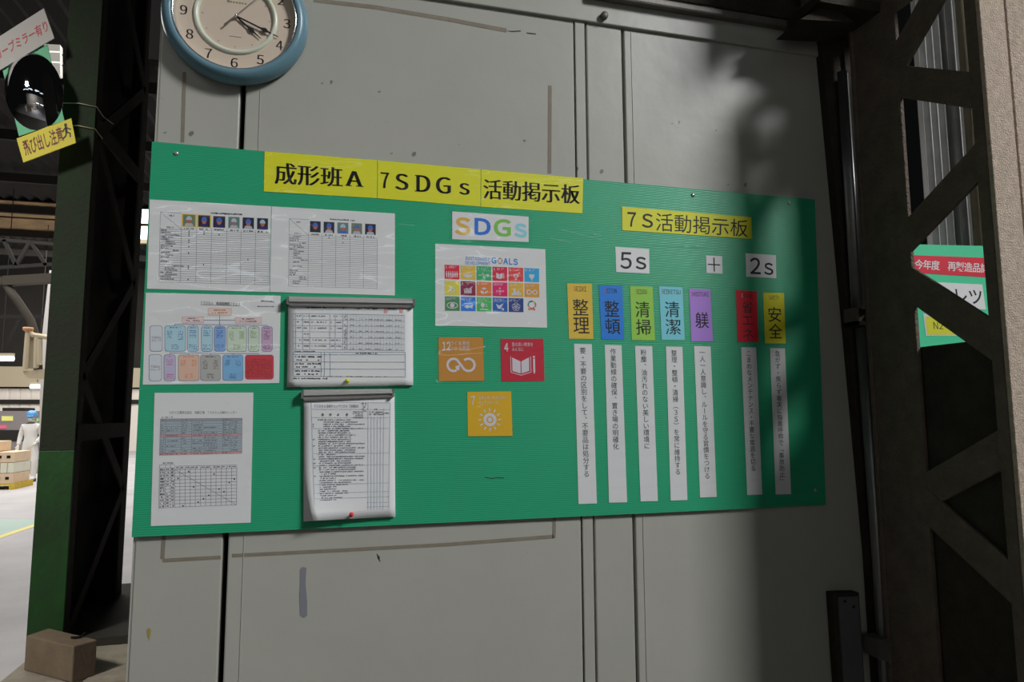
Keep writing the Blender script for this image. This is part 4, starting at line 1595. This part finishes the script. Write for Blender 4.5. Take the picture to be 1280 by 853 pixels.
# wires round the column
WIRE = mat('pale_wire', (140, 132, 110), rough=.6)
for py, lab in ((131, 'upper thin pale wire tied around the green column, with a loose end'), (159, 'lower thin wire tied around the green column')):
    zc = Y(95, py, YC0).z
    pts = [(xa - .01, YC0 + .05, zc), (xa - .005, YC0 - .006, zc), ((xa + xb) / 2, YC0 - .007, zc + .008), (xb + .005, YC0 - .006, zc - .004), (xb + .008, YC0 + .12, zc - .012)]
    if py == 131:
        pts += [(xb + .06, YC0 + .14, zc - .045)]
    tag(MB().use(WIRE).tube(pts, .0035, 6).build('tie_wire', None, None, smooth=True), lab, 'wire', 'tie wires on the green column')

# mirror board with the signs above and below it
YM = 2.70
mq = [(2.6, 85), (59.3, 55.5), (80.5, 150.9), (23.7, 170.2)]
mir = empty('traffic_mirror', Y(52, 165, YM))
tag(mir, 'oval convex mirror on a tilted green backing board beside the green column', 'mirror')
MB().use(mat('sign_green', (44, 140, 96), k=1.6, rough=.5)).slab(mq, YM, YM + .006).build('backing_board', None, mir)
c = Y(42.6, 114.3, YM - .001)
MIR = mat('mirror_silver', (235, 235, 235), k=1, rough=.03, metal=1.0)
MIR.node_tree.nodes['Principled BSDF'].inputs['Base Color'].default_value = (.85, .86, .88, 1)
t_ = math.radians(8)
vs, fs = [], []
NR, NA = 14, 48
for i in range(NR + 1):
    k = i / NR
    for j in range(NA):
        a = j * 2 * math.pi / NA
        ex, ez = .150 * k * math.cos(a), .236 * k * math.sin(a)
        vs.append((c.x + ex * math.cos(t_) + ez * math.sin(t_) * -1, c.y - .075 * (1 - k * k), c.z + ex * math.sin(t_) * -1 * -1 + ez * math.cos(t_)))
for i in range(NR):
    fs += [(i * NA + j, (i + 1) * NA + j, (i + 1) * NA + (j + 1) % NA, i * NA + (j + 1) % NA) for j in range(NA)]
mb = MB().use(MIR)
mb.add(vs, fs)
mb.build('convex_mirror', None, mir, smooth=True)
RED2 = mat('red_sign_ink', (150, 34, 48), k=1.6)
q = [(-30, 64.1), (54.7, 10.3), (67.8, 47.7), (-17, 97.2)]
ws = tag(MB().use(mat('white_sign', (150, 148, 144), k=1.6, rough=.6)).slab(q, YM - .01, YM - .004).build('warning_sign', None, None), 'tilted white sign with red characters above the oval mirror', 'sign')
MB().use(RED2).text('カーブミラー有り', [(-7.7, 63.2), (57.3, 25.0), (61.0, 38.4), (-3.9, 76)], YM - .0105, off=.015).build('lettering', None, ws)
q = [(20.6, 173.3), (89, 147.8), (94.9, 178.5), (29.1, 203.2)]
ys_ = tag(MB().use(mat('yellow_sign', (176, 164, 34), k=1.6, rough=.6)).slab(q, YM - .01, YM - .004).build('warning_sign', None, None), 'tilted yellow sign with dark red characters below the oval mirror', 'sign')
MB().use(mat('maroon_ink', (96, 30, 24), k=1.4)).text('飛び出し注意', sub(q, .07, .17, .8, .78), YM - .0105, off=.02).build('lettering', None, ys_)
mb = MB().use(INK)
t = sub(q, .78, .1, .98, .72)
y = YM - .011
mb.disc(t, y, .5, .14, .13, .13)
mb.path([bil(t, *p) for p in ((.5, .26), (.45, .62))], 3.2, y)
mb.path([bil(t, *p) for p in ((.1, .5), (.35, .32), (.6, .36), (.9, .52))], 1.6, y)
mb.path([bil(t, *p) for p in ((.45, .6), (.75, .72), (.7, .98))], 1.8, y)
mb.path([bil(t, *p) for p in ((.45, .6), (.3, .82), (.02, .9))], 1.8, y)
mb.build('running_figure', None, ys_)

# ================================================================== THE HALL BEYOND
FLOORM = mat('worn_concrete_floor', (156, 154, 156), k=1.7, rough=.75, var=.22, vscale=.9, bump=.05, bscale=10)
struct(MB().use(FLOORM).quad((-40, .4, 0), (16, .4, 0), (16, 42, 0), (-40, 42, 0)).build('floor', None, None))
struct(MB().use(mat('low_bounce_floor', (70, 66, 60), k=1.4, rough=.85, var=.3, vscale=1.5)).quad((-40, -3.5, 0), (16, -3.5, 0), (16, .4, 0), (-40, .4, 0)).build('floor', None, None))  # unseen strip, darkened to cut light bouncing onto the wall
struct(MB().use(FLOORM).quad((-40, -18, 0), (16, -18, 0), (16, -3.5, 0), (-40, -3.5, 0)).build('floor', None, None))
a, b, c, d = (Z(px, py, .002) for px, py in ((-60, 655), (45, 655), (45, 659), (-60, 690)))
tag(MB().use(mat('yellow_floor_paint', (196, 178, 110), k=1.7, rough=.7)).add(
    [Z(*p, .003) for p in ((-60, 694), (-60, 689), (46, 654.5), (46, 657.5))], [(0, 3, 2, 1)]).build('floor_line', None, None), 'yellow line painted on the hall floor left of the green column', 'floor marking')
tag(MB().use(mat('green_floor_paint', (142, 160, 152), k=1.7, rough=.7, var=.1, vscale=1)).add(
    [Z(*p, .002) for p in ((-60, 689), (-60, 648), (46, 650), (46, 654.5))], [(0, 3, 2, 1)]).build('painted_floor_zone', None, None), 'pale green painted floor area behind the yellow line', 'floor marking')
HD = mat('hall_dark_steel', (44, 40, 36), k=.8, rough=.9, var=.3, vscale=.8)
HB = mat('hall_beige_steel', (150, 140, 120), k=1.5, rough=.8)
HW = mat('hall_white_cladding', (196, 190, 182), k=1.4, rough=.7)
YW = 34.0
fwz = Y(20, 486, YW).z
struct(MB().use(HD).box(-40, 2, YW, YW + .1, fwz, 9.5).build('wall_far', None, None))
mb = MB().use(HW)
x = -40
while x < 2:
    for xa_, xb_, ya_, yb2 in ((x, x + .25, -.03, -.03), (x + .25, x + .3, -.03, -.005), (x + .3, x + .37, -.005, -.005), (x + .37, x + .42, -.005, -.03)):
        mb.quad((xa_, YW + ya_, 0), (xb_, YW + yb2, 0), (xb_, YW + yb2, fwz), (xa_, YW + ya_, fwz))
    x += .42
struct(mb.build('wall_far_lower', None, None))
struct(MB().use(HB).box(-40, 2, YW - .3, YW - .05, Y(20, 484, YW).z, Y(20, 459, YW).z).build('trim_2', None, None))
struct(MB().use(HD).box(-40, 2, YW - .12, YW - .04, fwz - .7, fwz - .5).build('trim_3', None, None))
# roof: corrugated sheets on purlins
mb = MB().use(mat('hall_roof_sheet', (48, 43, 38), k=.8, rough=.9, rgb2=(34, 32, 30), vscale=.6))
x = -34
while x < 3:
    mb.quad((x, 5, 8.6), (x, YW, 8.6), (x + .18, YW, 8.75), (x + .18, 5, 8.75))
    mb.quad((x + .18, 5, 8.75), (x + .18, YW, 8.75), (x + .36, YW, 8.6), (x + .36, 5, 8.6))
    x += .36
struct(mb.build('ceiling', None, None))
PT = mat('tan_roof_panel', (150, 124, 88), k=1.5, rough=.8, rgb2=(110, 92, 70), vscale=1.5)
ya, yb = Z(30, 252, 8.55).y, Z(30, 290, 8.55).y
for i in range(2):
    y0 = ya + (yb - ya) * (.0 if i == 0 else .52)
    y1 = ya + (yb - ya) * (.46 if i == 0 else 1.0)
    o = struct(MB().use(PT).box(-30, -2, y0, y1, 8.53, 8.56).build('ceiling_panel', None, None))
yv = 6.5
i = 0
places = ('nearest the camera', 'second', 'third', 'fourth', 'fifth', 'sixth', 'seventh', 'farthest')
while i < 8:
    o = MB().use(HD).box(-34, 3, yv - .06, yv + .06, 8.25, 8.5).build('trim_%d' % (4 + i), None, None)
    struct(o)
    yv += 3.4
    i += 1
# crane girder with a haunch brace
GBE = mat('girder_paint', (70, 64, 54), k=.8, rough=.8)
yg = 15.0
za, zb = Y(5, 352, yg), Y(70, 344, yg)
gd = empty('roof_girder', (za.x, yg, za.z))
tag(gd, 'pale steel girder with a curved haunch brace crossing the hall roof', 'girder')
MB().use(GBE).bar((za.x - 8, yg, za.z - .1), (za.x, yg, za.z), .2, .16).build('beam', None, gd)
MB().use(GBE).bar((za.x, yg, za.z), (zb.x + 1, yg, zb.z + .05), .2, .2).build('beam', None, gd)
MB().use(GBE).tube([Y(4, 352, yg), Y(22, 376, yg), Y(38, 400, yg), Y(46, 425, yg), Y(48, 470, yg)], .085, 10).build('brace', None, gd, smooth=True)
tr_ = empty('roof_truss', (za.x, 20, 6))
tag(tr_, 'dark web of truss members under the hall roof', 'truss')
for a_, b_ in (((-20, 336), (75, 330)), ((0, 300), (75, 306)), ((5, 300), (20, 332)), ((38, 302), (20, 332)), ((38, 302), (58, 332)), ((-20, 396), (60, 396)), ((25, 400), (10, 430))):
    MB().use(SHADEB).bar(Y(*a_, 20), Y(*b_, 20), .09, .09, (0, 1, 0)).build('truss_member', None, tr_)
# pale hanging strip beside the column
q = [(61.8, 338), (70, 338), (56, 604), (46.8, 604), (49, 560), (50, 480), (53, 415)]
tag(MB().use(mat('pale_vinyl', (156, 154, 152), k=1.6, rough=.5)).slab(q, 17.7, 17.72).build('vinyl_curtain', None, None), 'pale hanging vinyl curtain edge just left of the green column', 'curtain')
# balcony
yb_ = 14.0
bal = empty('balcony', Y(40, 474, yb_))
tag(bal, 'small beige balcony with a post and railing high in the hall', 'balcony')
BE = mat('balcony_beige', (176, 164, 140), k=1.6, rough=.7)
mb = MB().use(BE)
mb.slab([(28, 464), (62, 461), (62, 474), (34, 473)], yb_ - .6, yb_ + .4)
mb.build('floor_slab', None, bal)
p = Y(66, 470, yb_)
MB().use(BE).box(p.x - .08, p.x + .08, yb_ - .1, yb_ + .1, 0, p.z).build('support_post', None, bal)
MB().use(BE).slab([(58, 463), (68, 463), (68, 473), (58, 473)], yb_ - .1, yb_ + .1).build('slab_bearer', None, bal)
for pa_, pb_ in (((35.4, 412), (31.5, 462)), ((46, 422), (45, 460)), ((49.5, 424), (49.5, 456))):
    MB().use(BE).tube([Y(*pa_, yb_ - .6), Y(*pb_, yb_ - .6)], .05, 8).build('rail_post', None, bal)
MB().use(BE).tube([Y(35, 413, yb_ - .6), Y(41, 419, yb_ - .6), Y(60, 422, yb_ - .6)], .05, 8).build('hand_rail', None, bal)
MB().use(mat('balcony_panel', (150, 140, 120), k=1.5)).slab([(35, 418), (47, 420), (45, 461), (32, 461)], yb_ - .58, yb_ - .56).build('side_panel', None, bal)
c = Y(35.2, 411.5, yb_ - .6)
MB().use(mat('copper_cap', (190, 140, 100), k=1.5)).lathe(c, [(.0, .04), (.09, .03), (.09, -.02), (.05, -.05)], 12, 'z').build('post_cap', None, bal, smooth=True)
# fluorescent lamps in the hall
LAMP = mat('lamp_tube', (235, 250, 255), rough=.5, emit=3.0)
LAMP2 = mat('dim_lamp_tube', (225, 240, 255), rough=.5, emit=1.4)


def lamp(a, b, r_, lab, grp='fluorescent lamps in the hall', m_l=LAMP):
    o = empty('fluorescent_lamp', (Vector(a) + Vector(b)) / 2)
    tag(o, lab, 'lamp', grp)
    MB().use(m_l).tube([a, b], r_, 10).build('lamp_tube', None, o, smooth=True)
    d = Vector((0, 0, r_ * 1.6))
    MB().use(HB).bar(Vector(a) + d, Vector(b) + d, r_ * 2, r_, (0, 0, 1)).build('lamp_housing', None, o)
    m_ = (Vector(a) + Vector(b)) / 2
    MB().use(HD).tube([m_ + d, Vector((m_.x, m_.y, 8.62))], .012, 6).build('hanger', None, o)
    return o


lamp(Y(-14, 448.5, 22), Y(17, 448.5, 22), .075, 'long white fluorescent lamp at the left edge of the photo')
lamp(Y(38, 504 - 20.5, 26), Y(55, 504 - 20.5, 26), .07, 'short white fluorescent lamp beside the pale curtain')
# bright windows between the column and the wall
for i, (y0, y1) in enumerate(((262, 278), (283, 298))):
    w_ = MB().use(mat('sky_lit_pane', (225, 240, 255), rough=.5, emit=4.0)).slab([(172 - i, y0), (190, y0), (190, y1), (171 - i, y1)], 18.0, 18.1).build('window_%d' % (i + 1), None, None)
    struct(w_)
DAY = mat('daylit_pane', (200, 196, 186), rough=.5, emit=.55)
mb = MB().use(DAY)
for y0, y1 in ((56, 64), (66, 77), (79, 94)):
    mb.slab([(55, y0 - 1), (75, y0), (75, y1), (55, y1 - 1)], 9.0, 9.1)
struct(mb.build('window_3', None, None))
mb = MB().use(DAY)
for y0, y1 in ((66, 70), (72, 82)):
    mb.slab([(136, y0 - 1), (149, y0), (149, y1), (136, y1 - 1)], 9.0, 9.1)
struct(mb.build('window_4', None, None))
struct(MB().use(HB).slab([(171, 299), (190, 299), (190, 304), (171, 304)], 18.0, 18.1).build('trim_12', None, None))

# machine behind the pallets
ym = 24.0
mc = empty('machine_cabinet', Y(15, 565, ym))
tag(mc, 'grey machine cabinet with yellow and pink labels behind the person', 'machine')
MB().use(mat('machine_grey', (118, 112, 112), k=1.4, rough=.6)).slab([(-30, 514), (42, 514), (42, 566), (-30, 568)], ym, ym + 1.2).build('cabinet', None, mc)
MB().use(HD).slab([(3, 510), (31, 510), (31, 514), (3, 514)], ym + .1, ym + .9).build('top_duct', None, mc)
MB().use(mat('label_yellow', (206, 204, 110), k=1.6)).slab([(2, 520.5), (16, 520.5), (16, 526.4), (2, 526.4)], ym - .02, ym).build('label_plate', None, mc)['label'] = 'yellow label'
MB().use(mat('label_pink', (206, 84, 110), k=1.6)).slab([(0, 531.5), (8, 531.5), (8, 536), (0, 536)], ym - .02, ym).build('label_plate', None, mc)['label'] = 'pink label'
MB().use(HD).slab([(-20, 538), (34, 538), (34, 552), (-20, 552)], ym - .02, ym).build('dark_panel', None, mc)
# a plant behind the person
pl = empty('potted_plant', Y(46, 562, 21))
tag(pl, 'green leafy plant behind the person, beside the pale curtain', 'plant')
mb = MB().use(mat('leaf_green', (70, 130, 60), k=1.5, rough=.6))
base = Y(46, 545, 21)
for i in range(46):
    a, h = random.uniform(0, 6.28), random.uniform(-.35, .5)
    r_ = random.uniform(.05, .28)
    c = base + Vector((r_ * math.cos(a), r_ * math.sin(a), h))
    d = Vector((math.cos(a), math.sin(a), random.uniform(-.2, .8))).normalized() * .16
    n_ = Vector((-math.sin(a), math.cos(a), .2)) * .045
    mb.add([c, c + d * .5 + n_, c + d, c + d * .5 - n_], [(0, 1, 2, 3)])
mb.build('foliage', None, pl)
MB().use(HD).tube([Y(46, 600, 21) * 1.0, base + Vector((0, 0, .3))], .03, 6).build('stem', None, pl)
b_ = Z(46, 590, 0)
MB().use(HB).lathe((base.x, base.y, 0), [(0, 0), (.16, 0), (.2, .35), (.17, .35), (.16, .3), (0, .3)], 16, 'z').build('pot', None, pl)

# pallet with stacked cartons
pt_ = Z(20.5, 612, 0)
px_, py_ = pt_.x - .45, pt_.y - .05
pal = empty('pallet', (px_ - .3, py_ + .5, 0))
tag(pal, 'yellow painted pallet under the stacked tan cartons at the left edge', 'pallet')
PY = mat('pallet_yellow', (186, 160, 60), k=1.5, rough=.8)
for i in range(5):
    MB().use(PY).box(px_ - 1.3, px_ + .42, py_ + i * .22, py_ + i * .22 + .14, .10, .13).build('deck_board', None, pal)
for i in range(3):
    MB().use(PY).box(px_ - 1.3 + i * .81, px_ - 1.2 + i * .81, py_, py_ + 1.02, 0, .10).build('bearer', None, pal)
CT = mat('tan_carton', (196, 172, 146), k=1.6, rough=.85, var=.12, vscale=5)
SLAT = mat('pale_brick', (206, 196, 176), k=1.6, rough=.85, var=.1, vscale=5)
rows = ('bottom', 'second', 'third', 'top')
colsn = ('outer left', 'left', 'middle', 'right')
for r_ in range(4):
    for c_ in range(4):
        if r_ == 3 and c_ == 3:
            continue
        x0 = px_ - 1.28 + c_ * .42
        z0 = .131 + r_ * .235
        h_ = .225
        m_ = CT if r_ in (0, 3) or (r_ == 2 and c_ == 3) else SLAT
        o = empty('carton', (x0 + .2, py_ + .3, z0))
        tag(o, '%s carton in the %s layer of the pallet stack at the left edge' % (colsn[c_], rows[r_]), 'box', 'cartons stacked on the yellow pallet')
        MB().use(m_).box(x0, x0 + .40, py_ + .02, py_ + .9, z0, z0 + h_).build('carton_body', None, o, bevel=.006)
        if m_ is CT:
            mb = MB().use(BLACKGAP)
            for dx in (.08, .25):
                mb.box(x0 + dx, x0 + dx + .07, py_ + .012, py_ + .02, z0 + .09, z0 + .15)
            mb.build('hand_hole', None, o)
        else:
            mb = MB().use(mat('carton_seam', (150, 136, 116), k=1.5))
            for dx in (.13, .27):
                mb.box(x0 + dx, x0 + dx + .012, py_ + .014, py_ + .02, z0, z0 + h_)
            mb.build('seam_line', None, o)

# ---- the person in white overalls
ft = Z(34.5, 602.5, 0)
per = empty('person', (ft.x, ft.y, 0))
tag(per, 'person in white overalls, blue helmet and face mask standing beside the pallet', 'person')
OVER = mat('white_overall', (206, 206, 196), k=1.7, rough=.85)


def skin(name, verts, edges, radii, m_, root=0, levels=2, parent=None):
    me = bpy.data.meshes.new(name)
    me.from_pydata(verts, edges, [])
    o = bpy.data.objects.new(name, me)
    COL.objects.link(o)
    o.modifiers.new('skin', 'SKIN').use_smooth_shade = True
    for i, v in enumerate(me.skin_vertices[0].data):
        v.radius = radii[i] if isinstance(radii[i], tuple) else (radii[i], radii[i])
        v.use_root = i == root
    sd = o.modifiers.new('sub', 'SUBSURF')
    sd.levels = sd.render_levels = levels
    bpy.context.view_layer.update()
    nm = bpy.data.meshes.new_from_object(o.evaluated_get(bpy.context.evaluated_depsgraph_get()))
    bpy.data.objects.remove(o)
    nm.materials.clear()
    nm.materials.append(m_)
    for p_ in nm.polygons:
        p_.use_smooth = True
    nm.name = name
    o = bpy.data.objects.new(name, nm)
    COL.objects.link(o)
    o.parent = parent
    ORG[o.name] = ORG[parent.name]
    return o


# x = right in the picture, y = away, z = up; facing the camera
V = [(0, 0, .92), (0, 0, 1.06), (0, 0, 1.22), (0, 0, 1.36), (0, 0, 1.44), (0, -.01, 1.50), (0, -.02, 1.56),            # 0-6 trunk, neck, head base
     (-.09, 0, .88), (-.11, -.02, .50), (-.12, .01, .10), (-.13, -.10, .05),                                             # 7-10 picture-left leg
     (.09, 0, .88), (.14, -.05, .50), (.10, .03, .10), (.12, -.09, .05),                                                 # 11-14 other leg
     (-.17, 0, 1.38), (-.23, .01, 1.12), (-.24, -.06, .90),                                                              # 15-17 arm
     (.17, 0, 1.38), (.24, .02, 1.12), (.17, -.14, .97)]                                                                 # 18-20 bent arm
Ed = [(0, 1), (1, 2), (2, 3), (3, 4), (4, 5), (5, 6), (0, 7), (7, 8), (8, 9), (9, 10), (0, 11), (11, 12), (12, 13), (13, 14),
      (3, 15), (15, 16), (16, 17), (3, 18), (18, 19), (19, 20)]
Ra = [(.15, .12), (.14, .11), (.16, .12), (.15, .11), (.08, .08), (.055, .055), (.06, .06), .095, .075, .06, .045, .095, .075, .06, .045,
      .07, .058, .045, .07, .058, .045]
body = skin('body', V, Ed, Ra, OVER, 0, 2, per)
SK = mat('skin_tone', (206, 160, 136), k=1.6, rough=.6)
mb = MB().use(SK)
hc = Vector((ft.x, ft.y - .02, 1.60))
prof = [(0, -.115), (.045, -.11), (.066, -.07), (.078, -.01), (.08, .04), (.07, .09), (.04, .12), (0, .13)]
mb.lathe(hc, prof, 20, 'z')
head = mb.build('head', None, per, smooth=True)
mb = MB().use(SK)
mb.hexa([hc + Vector((-.014, -.07, -.03)), hc + Vector((.014, -.07, -.03)), hc + Vector((.006, -.07, .03)), hc + Vector((-.006, -.07, .03))],
        [hc + Vector((-.010, -.098, -.025)), hc + Vector((.010, -.098, -.025)), hc + Vector((.004, -.08, .025)), hc + Vector((-.004, -.08, .025))])
for sx_ in (-1, 1):
    mb.lathe(hc + Vector((sx_ * .08, 0, -.0)), [(0, .02), (.018, .012), (.022, 0), (.018, -.012), (0, -.02)], 10)
mb.build('nose_and_ears', None, head)
mb = MB().use(INK)
for sx_ in (-1, 1):
    mb.lathe(hc + Vector((sx_ * .03, -.071, .02)), [(0, .006), (.008, .004), (.012, 0)], 10)
mb.build('eyes', None, head)
MB().use(mat('mask_blue', (150, 196, 224), k=1.6, rough=.8)).hexa(
    [hc + Vector(v) for v in ((-.066, -.035, -.085), (.066, -.035, -.085), (.07, -.035, -.0), (-.07, -.035, -.0))],
    [hc + Vector(v) for v in ((-.035, -.098, -.08), (.035, -.098, -.08), (.04, -.105, -.01), (-.04, -.105, -.01))]).build('face_mask', None, per, bevel=.012)
mb = MB().use(mat('helmet_blue', (86, 140, 214), k=1.6, rough=.3))
mb.lathe(hc + Vector((0, 0, .035)), [(.118, -.02), (.121, .0), (.116, .06), (.095, .105), (.055, .13), (0, .138)], 24, 'z')
mb.hexa([hc + Vector(v) for v in ((-.09, -.08, .02), (.09, -.08, .02), (.06, -.155, .012), (-.06, -.155, .012))], [hc + Vector(v) for v in ((-.09, -.08, .045), (.09, -.08, .045), (.055, -.15, .025), (-.055, -.15, .025))])
mb.build('helmet', None, per, smooth=True)
SHOE = mat('work_shoe', (60, 58, 60), k=1.4, rough=.6)
for i_ in (10, 14):
    p = Vector(V[i_]) + Vector((ft.x, ft.y, 0))
    mb = MB().use(SHOE)
    mb.hexa([p + Vector(v) for v in ((-.05, -.09, -.05), (.05, -.09, -.05), (.048, .17, -.05), (-.048, .17, -.05))],
            [p + Vector(v) for v in ((-.035, -.07, .0), (.035, -.07, .0), (.042, .16, .045), (-.042, .16, .045))])
    mb.build('shoe', None, per, bevel=.02)
for i_, sg_ in ((17, -1), (20, 1)):
    p = Vector(V[i_])
    e_ = Vector(V[i_ - 1])
    d = (p - e_).normalized()
    side = Vector((1, 0, 0)) if i_ == 17 else Vector((0, 0, 1))
    side = (side - d * side.dot(d)).normalized()
    curl_ = Vector((0, -1, -.3)).normalized() if i_ == 17 else Vector((-.5, -.3, -.6)).normalized()
    Vv, Ee, Rr = [tuple(p - d * .02), tuple(p + d * .05)], [(0, 1)], [.028, (.036, .022)]
    for f_, (off_, ln_) in enumerate(((-.026, .062), (-.009, .07), (.009, .066), (.025, .052))):
        b0 = p + d * .085 + side * off_
        b1 = b0 + d * ln_ * .55 + curl_ * .012
        b2 = b1 + d * ln_ * .3 + curl_ * .026
        n0 = len(Vv)
        Vv += [tuple(b0), tuple(b1), tuple(b2)]
        Ee += [(1, n0), (n0, n0 + 1), (n0 + 1, n0 + 2)]
        Rr += [.010, .009, .008]
    t0 = p + d * .035 - side * .034
    t1 = t0 + d * .03 - side * .018 + curl_ * .01
    n0 = len(Vv)
    Vv += [tuple(t0), tuple(t1)]
    Ee += [(1, n0), (n0, n0 + 1)]
    Rr += [.011, .009]
    skin('hand', Vv, Ee, Rr, mat('white_glove', (196, 190, 180), k=1.6), 0, 1, per)

struct(MB().use(HW).box(-14, 8, -18.1, -18, 0, 6.5).build('added_wall_rear', None, None))  # pale wall added out of view to lighten the mirror
area('rear_wall_fill', (-4, -14, 7.0), (-4, -18, 2.5), 80, 8, .6, (1.0, .98, .95), math.radians(120))  # fill added to brighten that wall for its reflection
# two low lamps added behind the camera, placed to glint in the laminate
for x, lab in ((1.35, 'right'), (-.45, 'left')):
    lamp((x - .6, -4.6, 2.8), (x + .6, -4.6, 2.8), .055, '%s one of two low lamps added behind the camera for glints' % lab, 'added glint lamps behind the camera')
# behind the camera: lamps seen in the mirror, crates added to fill it
k = 0
spots = (('nearest', -6.0, 6.2), ('middle', -9.0, 7.0), ('farthest', -12.0, 7.6))
for rn, y, zl in spots:
    for cn, x in (('left', -8.0), ('centre', -4.0), ('right', .0), ('outer right', 4.0)):
        lamp((x - 1.0, y, zl), (x + 1.0, y, zl), .10, '%s fluorescent lamp of the %s row behind the camera, seen in the mirror' % (cn, rn), 'fluorescent lamps reflected in the mirror', LAMP2)
CR1, CR2 = mat('pale_crate', (190, 184, 172), k=1.5), mat('brown_crate', (120, 92, 70), k=1.5)
for i, (x, y, w_, h_, lab) in enumerate(((-7.5, -5.5, 1.4, 1.6, 'tall pale crate on the left'), (-5.2, -6.5, 1.1, 1.0, 'low brown crate beside it'),
                                         (-2.6, -9.0, 1.6, 2.0, 'large pale crate in the middle'), (-.2, -10.5, 1.2, 1.3, 'brown crate on the right'))):
    m_ = CR1 if 'pale' in lab else CR2
    o = empty('storage_crate', (x, y, 0))
    tag(o, lab + ' of the aisle behind the camera, added to fill the mirror', 'crate', 'crates added for the mirror')
    MB().use(m_).box(x - w_ / 2, x + w_ / 2, y - .5, y + .5, .1, h_).build('crate_body', None, o, bevel=.02)
    for dx in (-.4, .4):
        MB().use(CR2).box(x + dx * w_ - .05, x + dx * w_ + .05, y - .5, y + .5, 0, .1).build('skid', None, o)
    for j in range(3):
        MB().use(CR2).box(x - w_ / 2, x + w_ / 2, y + .5, y + .52, .2 + j * (h_ - .4) / 2, .3 + j * (h_ - .4) / 2).build('slat', None, o)
